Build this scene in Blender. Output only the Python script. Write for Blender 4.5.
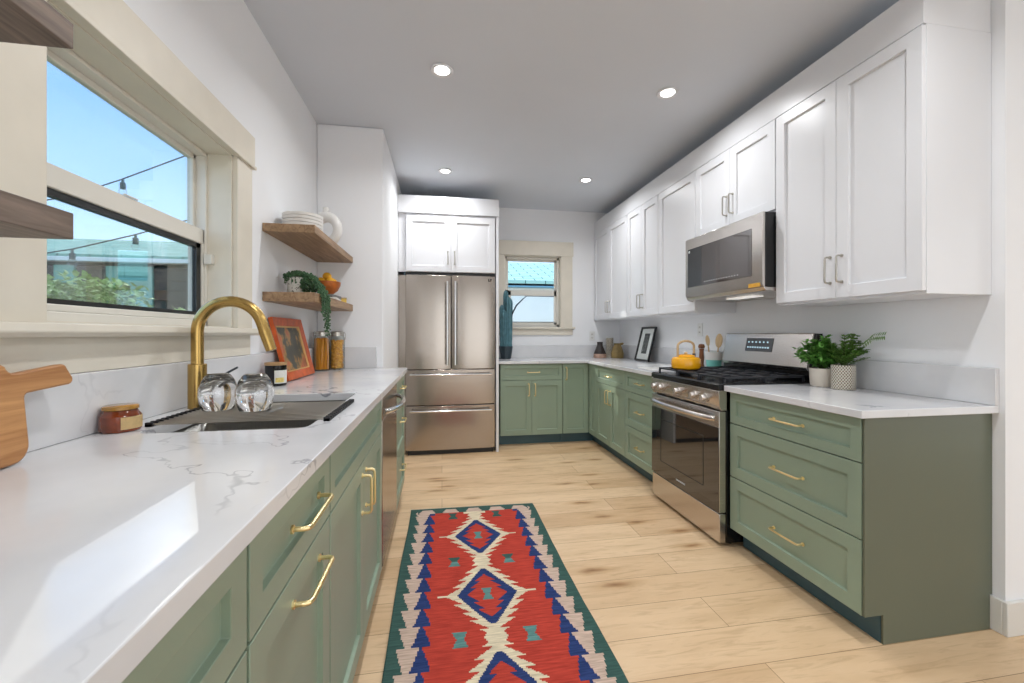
import bpy, bmesh, math, random
from mathutils import Vector, Matrix
random.seed(7)
PI = math.pi
for o in list(bpy.data.objects): bpy.data.objects.remove(o)
SC = bpy.context.scene
COL = SC.collection

# ------------------------------------------------------------------ camera, sky, sun, large lights, exposure
cam_d = bpy.data.cameras.new('camera'); cam = bpy.data.objects.new('camera', cam_d); COL.objects.link(cam)
cam_d.lens = 415.0*36/1024; cam_d.sensor_width = 36; cam_d.clip_start = 0.02
cam.location = (0, 0, 1.205)
cam.rotation_euler = (PI/2, 0, -math.atan(70/415))
cam_d.shift_y = -7.7/1024
SC.camera = cam

SC.view_settings.view_transform = 'Standard'
SC.view_settings.look = 'None'
SC.view_settings.gamma = 1
SC.view_settings.use_curve_mapping = False
SC.view_settings.exposure = 0.12

w = bpy.data.worlds.new('sky'); SC.world = w; w.use_nodes = True
nt = w.node_tree; nt.nodes.clear()
wo = nt.nodes.new('ShaderNodeOutputWorld'); bg = nt.nodes.new('ShaderNodeBackground')
tc = nt.nodes.new('ShaderNodeTexCoord'); sx = nt.nodes.new('ShaderNodeSeparateXYZ'); cr = nt.nodes.new('ShaderNodeValToRGB')
nt.links.new(tc.outputs['Generated'], sx.inputs[0]); nt.links.new(sx.outputs['Z'], cr.inputs[0])
cr.color_ramp.elements[0].position = 0.0; cr.color_ramp.elements[0].color = (0.86, 0.94, 1.0, 1)
e = cr.color_ramp.elements.new(0.14); e.color = (0.50, 0.73, 1.0, 1)
e = cr.color_ramp.elements.new(0.38); e.color = (0.24, 0.48, 0.95, 1)
cr.color_ramp.elements[-1].position = 0.8; cr.color_ramp.elements[-1].color = (0.62, 0.76, 0.95, 1)
nt.links.new(cr.outputs[0], bg.inputs[0]); bg.inputs[1].default_value = 2.1
nt.links.new(bg.outputs[0], wo.inputs[0])

sd = bpy.data.lights.new('sun', 'SUN'); sd.energy = 2.6; sd.angle = math.radians(0.06); sd.color = (1, .97, .92)
sun = bpy.data.objects.new('sun', sd); COL.objects.link(sun)
SUN = Vector((.612, -1.108, -.733)).normalized()
sun.rotation_euler = SUN.to_track_quat('-Z', 'Y').to_euler()

def area(name, loc, direction, sx_, sy_, energy, color=(1, 1, 1)):
    d = bpy.data.lights.new(name, 'AREA'); d.shape = 'RECTANGLE'; d.size = sx_; d.size_y = sy_; d.energy = energy; d.color = color
    o = bpy.data.objects.new(name, d); COL.objects.link(o); o.location = loc
    o.rotation_euler = Vector(direction).to_track_quat('-Z', 'Y').to_euler(); return o
# added fill lights by the walls behind the camera; no doors are built there
area('fill_rear', (1.6, -3.42, 1.25), (0, 1, 0), 3.2, 2.1, 32, (.88, .945, 1.0))
area('fill_side', (4.9, -1.2, 1.3), (-1, 0, 0), 2.4, 2.0, 17, (.89, .95, 1.0))
area('fill_left', (-.87, -1.5, 1.25), (1, .12, 0), 2.2, 2.1, 23, (.87, .94, 1.0))

# ------------------------------------------------------------------ materials
MATS = {}
def s2l(c): return tuple(((x/255)/12.92 if x/255 <= .04045 else ((x/255+.055)/1.055)**2.4) for x in c)
def _new(name):
    m = bpy.data.materials.new(name); m.use_nodes = True
    b = m.node_tree.nodes['Principled BSDF']; MATS[name] = m; return m, m.node_tree, b
def N(t, typ, **kw):
    n = t.nodes.new(typ)
    for k, v in kw.items():
        if k.startswith('_'): setattr(n, k[1:], v)
        else: n.inputs[k.replace('9', ' ')].default_value = v
    return n
def ramp(t, src, stops):
    r = t.nodes.new('ShaderNodeValToRGB'); els = r.color_ramp.elements
    while len(els) < len(stops): els.new(.5)
    for e, (p, c) in zip(els, stops): e.position = p; e.color = (*c, 1) if len(c) == 3 else c
    t.links.new(src, r.inputs[0]); return r
def coords(t, scale=(1, 1, 1), loc=(0, 0, 0), space='Object', rot=(0, 0, 0)):
    c = t.nodes.new('ShaderNodeTexCoord'); mp = t.nodes.new('ShaderNodeMapping')
    mp.inputs['Scale'].default_value = scale; mp.inputs['Location'].default_value = loc; mp.inputs['Rotation'].default_value = rot
    t.links.new(c.outputs[space], mp.inputs[0]); return mp.outputs[0]
def plain(name, rgb, rough=.5, metal=0, var=.04, nscale=6, spec=.5, bump=0, bscale=200, emit=None, es=0, coat=0):
    m, t, b = _new(name)
    c = s2l(rgb)
    v = coords(t)
    n = N(t, 'ShaderNodeTexNoise', Scale=nscale, Detail=3); t.links.new(v, n.inputs['Vector'])
    lo = tuple(x*(1-var) for x in c); hi = tuple(min(1, x*(1+var)) for x in c)
    r = ramp(t, n.outputs['Fac'], [(.3, lo), (.7, hi)]); t.links.new(r.outputs[0], b.inputs['Base Color'])
    b.inputs['Roughness'].default_value = rough; b.inputs['Metallic'].default_value = metal
    b.inputs['Specular IOR Level'].default_value = spec
    b.inputs['Coat Weight'].default_value = coat
    if emit: b.inputs['Emission Color'].default_value = (*emit, 1); b.inputs['Emission Strength'].default_value = es
    if bump:
        n2 = N(t, 'ShaderNodeTexNoise', Scale=bscale, Detail=2); t.links.new(v, n2.inputs['Vector'])
        bp = N(t, 'ShaderNodeBump', Strength=bump, Distance=.002); t.links.new(n2.outputs['Fac'], bp.inputs['Height'])
        t.links.new(bp.outputs[0], b.inputs['Normal'])
    return m
plain('wall_paint', (240, 241, 243), .75, var=.012, nscale=2, bump=.08, bscale=60)
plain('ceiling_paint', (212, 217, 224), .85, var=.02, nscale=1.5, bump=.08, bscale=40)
plain('cream_trim', (222, 215, 200), .45, var=.03, nscale=9, bump=.05, bscale=30)
plain('vinyl_white', (226, 222, 212), .35, var=.01)
plain('black_trim', (22, 24, 26), .35, var=.1)
plain('white_lacquer', (226, 227, 230), .32, var=.008, nscale=2)
plain('white_trim_board', (222, 220, 214), .45, var=.02)
plain('green_lacquer', (142, 160, 140), .36, var=.03, nscale=2.5)
plain('green_shaded', (98, 104, 88), .38, var=.04, nscale=2)  # cabinet green again, with the end panel's shade put into the colour
plain('toe_reflect', (66, 96, 106), .45, var=.05)  # green toe kick with a bluish reflection put into its colour
plain('brass', (246, 226, 172), .34, 1, var=.03)
plain('faucet_brass', (188, 156, 94), .24, 1, var=.05)
plain('nickel', (190, 186, 178), .28, 1, var=.03)
plain('black_enamel', (16, 17, 19), .22, var=.1)
plain('cast_iron', (46, 47, 52), .34, var=.15, nscale=40, bump=.2, bscale=300)
plain('dark_gap', (10, 10, 10), .8)
plain('chrome', (225, 225, 225), .12, 1, var=.02)
plain('white_ceramic', (228, 226, 222), .3, var=.02)
plain('beige_ceramic', (214, 204, 190), .5, var=.03, nscale=20)
plain('soil', (60, 45, 35), .9, var=.3, nscale=60)
plain('leaf_green', (92, 148, 60), .5, var=.35, nscale=25)
plain('leaf_fern', (100, 140, 60), .5, var=.35, nscale=25)
plain('leaf_trailing', (62, 96, 62), .45, var=.35, nscale=50)
plain('stem_green', (80, 100, 50), .6, var=.2)
plain('cactus_teal', (86, 128, 138), .6, var=.25, nscale=18)
plain('dark_pot', (44, 58, 66), .45, var=.1)
plain('dark_leaf', (40, 44, 42), .5)
plain('enamel_yellow', (238, 170, 14), .22, var=.03, coat=.4)
plain('pale_wood', (196, 168, 128), .5, var=.12, nscale=30)
plain('orange_wood', (196, 82, 14), .4, var=.2, nscale=22, coat=.1)
plain('gold_fillet', (214, 170, 110), .4, var=.1)
plain('black_frame', (28, 28, 28), .4)
plain('mat_board', (226, 230, 226), .8, var=.02)
plain('lemon', (236, 176, 40), .5, var=.08, nscale=30)
plain('bowl_wood', (176, 96, 38), .35, var=.3, nscale=30)
plain('book_white', (226, 224, 218), .7, var=.03)
plain('book_grey', (120, 120, 118), .7, var=.05)
plain('tin_yellow', (232, 196, 90), .45, var=.1, nscale=40)
plain('pasta_long', (255, 170, 50), .5, var=.15, nscale=60)
plain('pasta_short', (255, 176, 84), .55, var=.35, nscale=70)
plain('amber_glassy', (120, 48, 8), .1, var=.4, nscale=30, coat=.6)
plain('amber_lid', (172, 124, 46), .2, var=.25, nscale=40, coat=.4)
plain('kraft_label', (206, 176, 124), .7, var=.12, nscale=70)
plain('label_white', (222, 222, 214), .6, var=.04, nscale=90)
plain('label_yellow', (226, 204, 120), .6, var=.2, nscale=120)
plain('black_glassy', (12, 12, 12), .12, var=.1)
plain('wood_lid', (176, 140, 96), .5, var=.1, nscale=40)
plain('teal_crock', (120, 200, 190), .3, var=.05, nscale=20)
plain('brown_wood', (122, 72, 38), .4, var=.2, nscale=40)
plain('vase_black', (40, 32, 30), .45, var=.3, nscale=40)
plain('vase_blush', (178, 146, 128), .6, var=.2, nscale=50)
plain('vase_olive', (140, 118, 70), .5, var=.2, nscale=30)
plain('fringe', (206, 196, 176), .9, var=.1, nscale=90)
plain('gutter_white', (228, 236, 236), .5, var=.03)
plain('house_dark', (52, 58, 58), .8, var=.1, nscale=5)
plain('house_teal', (120, 176, 160), .7, var=.05)
plain('house_white', (250, 243, 232), .8, var=.02)
plain('blue_trim', (120, 170, 190), .6)
plain('hedge_leaf', (168, 192, 120), .6, var=.5, nscale=14)
plain('hedge_core', (40, 56, 36), .9, var=.3)
plain('lawn', (110, 120, 90), .9, var=.3, nscale=3)
plain('rubber', (30, 30, 32), .6)
plain('concrete', (160, 158, 150), .85, var=.1)
plain('outlet_white', (232, 232, 230), .4, var=.01)
plain('marble_board', (206, 208, 212), .3, var=.1, nscale=12)
plain('orange_sticker', (216, 160, 50), .5)
plain('print_mark', (205, 210, 214), .5)
plain('bulb_dark', (40, 70, 70), .3)
m, t, b = _new('lamp_lens'); b.inputs['Emission Color'].default_value = (1, .97, .92, 1); b.inputs['Emission Strength'].default_value = 9
m, t, b = _new('hood_lamp'); b.inputs['Emission Color'].default_value = (1, .97, .92, 1); b.inputs['Emission Strength'].default_value = .55
m, t, b = _new('display_glow'); b.inputs['Base Color'].default_value = (.02, .03, .04, 1); b.inputs['Emission Color'].default_value = (.55, .8, .9, 1); b.inputs['Emission Strength'].default_value = .8

def steel(name, rgb, rough, aniso_dir='x', rscale=(1, 1, 400)):
    m, t, b = _new(name); v = coords(t, rscale)
    n = N(t, 'ShaderNodeTexNoise', Scale=3, Detail=3); t.links.new(v, n.inputs['Vector'])
    c = s2l(rgb)
    r = ramp(t, n.outputs['Fac'], [(.3, tuple(x*.93 for x in c)), (.7, tuple(min(1, x*1.05) for x in c))]); t.links.new(r.outputs[0], b.inputs['Base Color'])
    b.inputs['Metallic'].default_value = 1
    r2 = t.nodes.new('ShaderNodeMapRange'); r2.inputs['To Min'].default_value = rough*.85; r2.inputs['To Max'].default_value = rough*1.2
    t.links.new(n.outputs['Fac'], r2.inputs[0]); t.links.new(r2.outputs[0], b.inputs['Roughness'])
    b.inputs['Anisotropic'].default_value = .5
    return m
steel('steel', (172, 163, 154), .22)
steel('steel_range', (206, 200, 194), .25)
steel('steel_sink', (150, 148, 144), .3, rscale=(60, 60, 1))

def glass(name, tint=(1, 1, 1), refl=.5, rough=0.0):
    m, t, b = _new(name); t.nodes.remove(b)
    out = t.nodes['Material Output']
    tr = N(t, 'ShaderNodeBsdfTransparent'); tr.inputs[0].default_value = (*tint, 1)
    gl = N(t, 'ShaderNodeBsdfGlossy'); gl.inputs['Roughness'].default_value = rough
    fr = N(t, 'ShaderNodeFresnel', IOR=1.35)
    mx = N(t, 'ShaderNodeMixShader'); mul = N(t, 'ShaderNodeMath', _operation='MULTIPLY'); mul.inputs[1].default_value = refl
    t.links.new(fr.outputs[0], mul.inputs[0]); t.links.new(mul.outputs[0], mx.inputs[0])
    t.links.new(tr.outputs[0], mx.inputs[1]); t.links.new(gl.outputs[0], mx.inputs[2]); t.links.new(mx.outputs[0], out.inputs[0])
    return m
glass('window_glass', (.97, .99, .98), .5)
glass('jar_glass', (.95, .96, .95), .5)
glass('tumbler_glass', (.965, .975, .975), 1.5)
m, t, b = _new('frosted_glass'); b.inputs['Base Color'].default_value = (.95, .96, .97, 1); b.inputs['Transmission Weight'].default_value = .9; b.inputs['Roughness'].default_value = .5; b.inputs['IOR'].default_value = 1.2
m, t, b = _new('wine_glass_clear'); b.inputs['Base Color'].default_value = (1, 1, 1, 1); b.inputs['Transmission Weight'].default_value = 1; b.inputs['Roughness'].default_value = 0; b.inputs['IOR'].default_value = 1.45

def m_dark_glass():
    m, t, b = _new('dark_glass'); b.inputs['Base Color'].default_value = (.012, .012, .013, 1); b.inputs['Roughness'].default_value = .04
    b.inputs['Specular IOR Level'].default_value = .9; b.inputs['Coat Weight'].default_value = .6; b.inputs['Coat Roughness'].default_value = .03
    m, t, b = _new('mw_glass'); b.inputs['Base Color'].default_value = (.05, .038, .034, 1); b.inputs['Roughness'].default_value = .07
    b.inputs['Specular IOR Level'].default_value = .9; b.inputs['Coat Weight'].default_value = .6
m_dark_glass()

def m_marble(name, lo, hi):
    m, t, b = _new(name)
    v = coords(t, rot=(0, 0, .55))
    warp = N(t, 'ShaderNodeTexNoise', Scale=2.3, Detail=5, Roughness=.6); t.links.new(v, warp.inputs['Vector'])
    mx = N(t, 'ShaderNodeVectorMath', _operation='SCALE'); mx.inputs['Scale'].default_value = .55
    sub = N(t, 'ShaderNodeVectorMath', _operation='SUBTRACT'); sub.inputs[1].default_value = (.5, .5, .5)
    t.links.new(warp.outputs['Color'], sub.inputs[0]); t.links.new(sub.outputs[0], mx.inputs[0])
    add = N(t, 'ShaderNodeVectorMath', _operation='ADD'); t.links.new(v, add.inputs[0]); t.links.new(mx.outputs[0], add.inputs[1])
    mp = N(t, 'ShaderNodeMapping'); mp.inputs['Scale'].default_value = (1.0, 2.1, 1.6); t.links.new(add.outputs[0], mp.inputs[0])
    n = N(t, 'ShaderNodeTexNoise', Scale=1.9, Detail=2, Roughness=.45); t.links.new(mp.outputs[0], n.inputs['Vector'])
    veins = ramp(t, n.outputs['Fac'], [(.488, (0, 0, 0)), (.498, (1, 1, 1)), (.508, (0, 0, 0))])
    mask = N(t, 'ShaderNodeTexNoise', Scale=2.6, Detail=3); t.links.new(v, mask.inputs['Vector'])
    mk = ramp(t, mask.outputs['Fac'], [(lo, (0, 0, 0)), (hi, (1, 1, 1))])
    mul = N(t, 'ShaderNodeMath', _operation='MULTIPLY'); t.links.new(veins.outputs[0], mul.inputs[0]); t.links.new(mk.outputs[0], mul.inputs[1])
    cl = N(t, 'ShaderNodeTexNoise', Scale=3.5, Detail=4); t.links.new(v, cl.inputs['Vector'])
    base = ramp(t, cl.outputs['Fac'], [(.3, s2l((208, 209, 212))), (.7, s2l((226, 226, 227)))])
    c = N(t, 'ShaderNodeMix', _data_type='RGBA'); t.links.new(mul.outputs[0], c.inputs[0]); t.links.new(base.outputs[0], c.inputs[6]); c.inputs[7].default_value = (*s2l((128, 130, 138)), 1)
    t.links.new(c.outputs[2], b.inputs['Base Color']); b.inputs['Roughness'].default_value = .13; b.inputs['Specular IOR Level'].default_value = .5
m_marble('quartz', .44, .66)
m_marble('quartz_quiet', .60, .95)

def m_floor():
    m, t, b = _new('oak_planks')
    v = coords(t)
    br = N(t, 'ShaderNodeTexBrick'); br.inputs['Scale'].default_value = 1; br.inputs['Brick Width'].default_value = 1.85; br.inputs['Row Height'].default_value = .192
    br.inputs['Mortar Size'].default_value = .0013; br.inputs['Mortar Smooth'].default_value = .3; br.offset = .37; br.offset_frequency = 2
    br.inputs['Color1'].default_value = (*s2l((230, 200, 162)), 1); br.inputs['Color2'].default_value = (*s2l((212, 178, 138)), 1); br.inputs['Mortar'].default_value = (*s2l((140, 104, 70)), 1)
    t.links.new(v, br.inputs['Vector'])
    # grain
    mp = N(t, 'ShaderNodeMapping'); mp.inputs['Scale'].default_value = (1.6, 14, 1); t.links.new(v, mp.inputs[0])
    g = N(t, 'ShaderNodeTexNoise', Scale=2.2, Detail=7, Roughness=.62, Distortion=1.4); t.links.new(mp.outputs[0], g.inputs['Vector'])
    gr = ramp(t, g.outputs['Fac'], [(.25, (.70, .64, .56)), (.5, (1, 1, 1)), (.8, (.93, .90, .86))])
    # broad figure
    mp2 = N(t, 'ShaderNodeMapping'); mp2.inputs['Scale'].default_value = (1.2, 5, 1); t.links.new(v, mp2.inputs[0])
    g2 = N(t, 'ShaderNodeTexNoise', Scale=1.6, Detail=3); t.links.new(mp2.outputs[0], g2.inputs['Vector'])
    gr2 = ramp(t, g2.outputs['Fac'], [(.3, (.84, .80, .74)), (.55, (1.0, 1.0, 1.0))])
    # knots
    mp3 = N(t, 'ShaderNodeMapping'); mp3.inputs['Scale'].default_value = (1.25, 5.0, 1)
    kw = N(t, 'ShaderNodeTexNoise', Scale=9, Detail=3); t.links.new(v, kw.inputs['Vector'])
    ks = N(t, 'ShaderNodeVectorMath', _operation='MULTIPLY_ADD'); ks.inputs[1].default_value = (.07, .03, 0)
    t.links.new(kw.outputs['Color'], ks.inputs[0]); t.links.new(v, ks.inputs[2]); t.links.new(ks.outputs[0], mp3.inputs[0])
    k = N(t, 'ShaderNodeTexVoronoi', _voronoi_dimensions='2D', Scale=1.0, Randomness=1.0); t.links.new(mp3.outputs[0], k.inputs['Vector'])
    kr = ramp(t, k.outputs['Distance'], [(.0, (.36, .25, .16)), (.05, (.60, .48, .36)), (.11, (.88, .83, .76)), (.22, (1, 1, 1))])
    kn = N(t, 'ShaderNodeTexNoise', Scale=1.1, Detail=1); t.links.new(v, kn.inputs['Vector'])
    km = ramp(t, kn.outputs['Fac'], [(.36, (0, 0, 0)), (.52, (1, 1, 1))])
    kx = N(t, 'ShaderNodeMix', _data_type='RGBA'); kx.inputs[6].default_value = (1, 1, 1, 1); t.links.new(km.outputs[0], kx.inputs[0]); t.links.new(kr.outputs[0], kx.inputs[7])
    def mulc(a, c, f=1.0):
        x = N(t, 'ShaderNodeMix', _data_type='RGBA', _blend_type='MULTIPLY'); x.inputs[0].default_value = f
        t.links.new(a, x.inputs[6]); t.links.new(c, x.inputs[7]); return x.outputs[2]
    o = mulc(mulc(mulc(br.outputs['Color'], gr.outputs[0], .85), gr2.outputs[0], .8), kx.outputs[2], .95)
    t.links.new(o, b.inputs['Base Color']); b.inputs['Roughness'].default_value = .42
    bp = N(t, 'ShaderNodeBump', Strength=.12, Distance=.002); t.links.new(g.outputs['Fac'], bp.inputs['Height']); t.links.new(bp.outputs[0], b.inputs['Normal'])
m_floor()

def wood(name, c1, c2, axis, rough=.5, sc=3.0):
    m, t, b = _new(name)
    s = [16, 16, 16]; s[axis] = 1.2
    v = coords(t, tuple(s)); g = N(t, 'ShaderNodeTexNoise', Scale=sc, Detail=6, Roughness=.6, Distortion=.8); t.links.new(v, g.inputs['Vector'])
    r = ramp(t, g.outputs['Fac'], [(.3, s2l(c1)), (.7, s2l(c2))]); t.links.new(r.outputs[0], b.inputs['Base Color'])
    b.inputs['Roughness'].default_value = rough
wood('shelf_wood', (116, 88, 62), (176, 144, 110), 1)
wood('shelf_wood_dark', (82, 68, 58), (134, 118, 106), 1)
wood('board_wood', (150, 96, 52), (212, 160, 106), 1, .45, 2)
wood('utensil_wood', (190, 158, 114), (226, 200, 160), 2)

def m_shingle(name, c1, c2):
    m, t, b = _new(name); v = coords(t)
    br = N(t, 'ShaderNodeTexBrick'); br.inputs['Scale'].default_value = 1; br.inputs['Brick Width'].default_value = .4; br.inputs['Row Height'].default_value = .18; br.inputs['Mortar Size'].default_value = .01
    br.inputs['Color1'].default_value = (*s2l(c1), 1); br.inputs['Color2'].default_value = (*s2l(c2), 1); br.inputs['Mortar'].default_value = (*s2l((70, 110, 100)), 1)
    t.links.new(v, br.inputs['Vector']); t.links.new(br.outputs['Color'], b.inputs['Base Color']); b.inputs['Roughness'].default_value = .9
m_shingle('roof_green', (140, 190, 175), (115, 168, 152))
m_shingle('roof_mint', (186, 220, 204), (172, 208, 190))

def m_painting():
    m, t, b = _new('flower_painting'); v = coords(t)
    vo = N(t, 'ShaderNodeTexVoronoi', Scale=26); t.links.new(v, vo.inputs['Vector'])
    n = N(t, 'ShaderNodeTexNoise', Scale=9, Detail=4); t.links.new(v, n.inputs['Vector'])
    r = ramp(t, n.outputs['Fac'], [(.25, s2l((28, 34, 26))), (.46, s2l((60, 62, 40))), (.53, s2l((190, 140, 60))), (.60, s2l((206, 100, 48))), (.8, s2l((90, 80, 50)))])
    r2 = ramp(t, vo.outputs['Distance'], [(.0, (1.25, 1.2, 1.1)), (.5, (.7, .7, .7))])
    x = N(t, 'ShaderNodeMix', _data_type='RGBA', _blend_type='MULTIPLY'); x.inputs[0].default_value = .7
    t.links.new(r.outputs[0], x.inputs[6]); t.links.new(r2.outputs[0], x.inputs[7]); t.links.new(x.outputs[2], b.inputs['Base Color'])
    b.inputs['Roughness'].default_value = .3
m_painting()
def m_print():
    m, t, b = _new('dark_print'); v = coords(t)
    n = N(t, 'ShaderNodeTexNoise', Scale=30, Detail=4); t.links.new(v, n.inputs['Vector'])
    r = ramp(t, n.outputs['Fac'], [(.35, s2l((50, 54, 52))), (.6, s2l((96, 100, 96))), (.75, s2l((170, 174, 170)))]); t.links.new(r.outputs[0], b.inputs['Base Color'])
m_print()
def m_speckle():
    m, t, b = _new('speckled_ceramic'); v = coords(t)
    n = N(t, 'ShaderNodeTexNoise', Scale=110, Detail=1); t.links.new(v, n.inputs['Vector'])
    r = ramp(t, n.outputs['Fac'], [(.30, s2l((90, 84, 76))), (.38, s2l((222, 220, 212)))]); t.links.new(r.outputs[0], b.inputs['Base Color']); b.inputs['Roughness'].default_value = .4
    m, t, b = _new('diamond_ceramic'); c = t.nodes.new('ShaderNodeTexCoord'); s = t.nodes.new('ShaderNodeSeparateXYZ'); t.links.new(c.outputs['Object'], s.inputs[0])
    at = N(t, 'ShaderNodeMath', _operation='ARCTAN2'); t.links.new(s.outputs['Y'], at.inputs[0]); t.links.new(s.outputs['X'], at.inputs[1])
    def M(op, a, bb):
        q = N(t, 'ShaderNodeMath', _operation=op)
        for i, k in enumerate((a, bb)):
            if k is None: continue
            if isinstance(k, (int, float)): q.inputs[i].default_value = k
            else: t.links.new(k, q.inputs[i])
        return q.outputs[0]
    ua = M('MULTIPLY', at.outputs[0], 26.0/2); za = M('MULTIPLY', s.outputs['Z'], 180.0)
    p = M('ABSOLUTE', M('SINE', M('ADD', ua, za), None), None); q = M('ABSOLUTE', M('SINE', M('SUBTRACT', ua, za), None), None)
    mn = M('MINIMUM', p, q)
    r = ramp(t, mn, [(.28, s2l((232, 228, 216))), (.42, s2l((122, 108, 88)))]); t.links.new(r.outputs[0], b.inputs['Base Color']); b.inputs['Roughness'].default_value = .6
m_speckle()
def rugmat(name, rgb, v_=.25):
    m, t, b = _new(name); v = coords(t, (6, 60, 1))
    n = N(t, 'ShaderNodeTexNoise', Scale=2, Detail=4); t.links.new(v, n.inputs['Vector'])
    c = s2l(rgb); r = ramp(t, n.outputs['Fac'], [(.3, tuple(x*(1-v_) for x in c)), (.7, tuple(x*(1+v_) for x in c))]); t.links.new(r.outputs[0], b.inputs['Base Color'])
    b.inputs['Roughness'].default_value = .95; b.inputs['Specular IOR Level'].default_value = .1
    bp = N(t, 'ShaderNodeBump', Strength=.5, Distance=.002); v2 = coords(t, (120, 320, 1)); n2 = N(t, 'ShaderNodeTexNoise', Scale=1, Detail=1); t.links.new(v2, n2.inputs['Vector']); t.links.new(n2.outputs['Fac'], bp.inputs['Height']); t.links.new(bp.outputs[0], b.inputs['Normal'])
for nm, c in (('rug_green', (62, 90, 84)), ('rug_cream', (196, 172, 156)), ('rug_blue', (46, 62, 108)), ('rug_red', (180, 66, 54)), ('rug_teal', (96, 136, 132)), ('rug_ivory', (214, 200, 172))): rugmat(nm, c)

# ------------------------------------------------------------------ mesh builder
class MB:
    def __init__(s): s.v = []; s.f = []; s.mi = []; s.T = None
    def add(s, vs, fs, mi=0):
        o = len(s.v)
        for p in vs:
            p = Vector(p); s.v.append(tuple(s.T @ p) if s.T else tuple(p))
        for f in fs: s.f.append(tuple(i+o for i in f)); s.mi.append(mi)
    def box(s, x0, x1, y0, y1, z0, z1, mi=0):
        x0, x1 = min(x0, x1), max(x0, x1); y0, y1 = min(y0, y1), max(y0, y1); z0, z1 = min(z0, z1), max(z0, z1)
        s.add([(x0, y0, z0), (x1, y0, z0), (x1, y1, z0), (x0, y1, z0), (x0, y0, z1), (x1, y0, z1), (x1, y1, z1), (x0, y1, z1)],
              [(0, 3, 2, 1), (4, 5, 6, 7), (0, 1, 5, 4), (1, 2, 6, 5), (2, 3, 7, 6), (3, 0, 4, 7)], mi); return s
    def prism(s, poly, a, b, axis='x', mi=0):   # poly in the two other axes (y,z) / (x,z) / (x,y), extruded a..b
        def P(q, c): return {'x': (c, q[0], q[1]), 'y': (q[0], c, q[1]), 'z': (q[0], q[1], c)}[axis]
        n = len(poly); vs = [P(q, a) for q in poly]+[P(q, b) for q in poly]
        fs = [tuple(range(n-1, -1, -1)), tuple(range(n, 2*n))]+[(i, (i+1) % n, n+(i+1) % n, n+i) for i in range(n)]
        s.add(vs, fs, mi); return s
    def tube(s, path, r, n=10, caps=True, mi=0):
        path = [Vector(p) for p in path]; rs = r if isinstance(r, (list, tuple)) else [r]*len(path)
        vs = []; up = None
        for i, p in enumerate(path):
            d = (path[min(i+1, len(path)-1)]-path[max(i-1, 0)]).normalized()
            if up is None: up = Vector((0, 0, 1)) if abs(d.z) < .9 else Vector((1, 0, 0))
            a = (up-d*up.dot(d)).normalized(); b = d.cross(a); up = a
            for k in range(n):
                t = 2*PI*k/n; vs.append(p+(a*math.cos(t)+b*math.sin(t))*rs[i])
        fs = [(i*n+k, i*n+(k+1) % n, (i+1)*n+(k+1) % n, (i+1)*n+k) for i in range(len(path)-1) for k in range(n)]
        if caps: fs += [tuple(range(n-1, -1, -1)), tuple(range((len(path)-1)*n, len(path)*n))]
        s.add(vs, fs, mi); return s
    def cyl(s, c, r, z0, z1, n=24, r2=None, mi=0): return s.lathe([(0, z0), (r, z0), (r if r2 is None else r2, z1), (0, z1)], c, n, mi)
    def lathe(s, prof, c=(0, 0), n=28, mi=0):
        vs = []; idx = []
        for (r, z) in prof:
            if r < 1e-6: idx.append([len(vs)]*n); vs.append((c[0], c[1], z))
            else:
                idx.append(list(range(len(vs), len(vs)+n)))
                vs += [(c[0]+r*math.cos(2*PI*k/n), c[1]+r*math.sin(2*PI*k/n), z) for k in range(n)]
        fs = []
        for i in range(len(prof)-1):
            for k in range(n):
                q = [idx[i][k], idx[i][(k+1) % n], idx[i+1][(k+1) % n], idx[i+1][k]]
                u = []; [u.append(x) for x in q if x not in u]
                if len(u) >= 3: fs.append(tuple(u))
        s.add(vs, fs, mi); return s
    def sphere(s, c, r, n=12, sc=(1, 1, 1), mi=0):
        vs = []; m = n//2
        prof = [(math.sin(PI*i/m), -math.cos(PI*i/m)) for i in range(m+1)]
        t0 = s.T; s.T = (t0 or Matrix()) @ Matrix.Translation(Vector(c)) @ Matrix.Diagonal((r*sc[0], r*sc[1], r*sc[2], 1))
        s.lathe(prof, (0, 0), n, mi); s.T = t0; return s
    def build(s, name, mat, parent=None, loc=None, rot=None, bevel=0, smooth=True, angle=35, segs=2):
        me = bpy.data.meshes.new(name); me.from_pydata(s.v, [], s.f)
        mats = mat if isinstance(mat, (list, tuple)) else [mat]
        for k in mats: me.materials.append(MATS[k])
        for p, i in zip(me.polygons, s.mi): p.material_index = min(i, len(mats)-1)
        bm = bmesh.new(); bm.from_mesh(me); bmesh.ops.recalc_face_normals(bm, faces=bm.faces); bm.to_mesh(me); bm.free()
        if smooth:
            me.polygons.foreach_set('use_smooth', [True]*len(me.polygons)); me.set_sharp_from_angle(angle=math.radians(angle))
        o = bpy.data.objects.new(name, me); COL.objects.link(o)
        if parent: o.parent = parent
        if loc: o.location = loc
        if rot: o.rotation_euler = rot
        if bevel:
            b = o.modifiers.new('bevel', 'BEVEL'); b.width = bevel; b.segments = segs; b.limit_method = 'ANGLE'; b.angle_limit = math.radians(40)
        return o
def boxm(name, mat, dims, parent=None, bevel=.0015, loc=None): return MB().box(*dims).build(name, mat, parent, loc=loc, bevel=bevel)
def thing(name, label, cat, loc=(0, 0, 0), rotz=0, group=None, rot=None):
    o = bpy.data.objects.new(name, None); COL.objects.link(o); o.location = loc; o.rotation_euler = rot or (0, 0, rotz)
    o.empty_display_size = .05; o['label'] = label; o['category'] = cat
    if group: o['group'] = group
    return o
def tag(o, label, cat, group=None):
    o['label'] = label; o['category'] = cat
    if group: o['group'] = group
    return o
def struct(o): o['kind'] = 'structure'; return o
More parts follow.
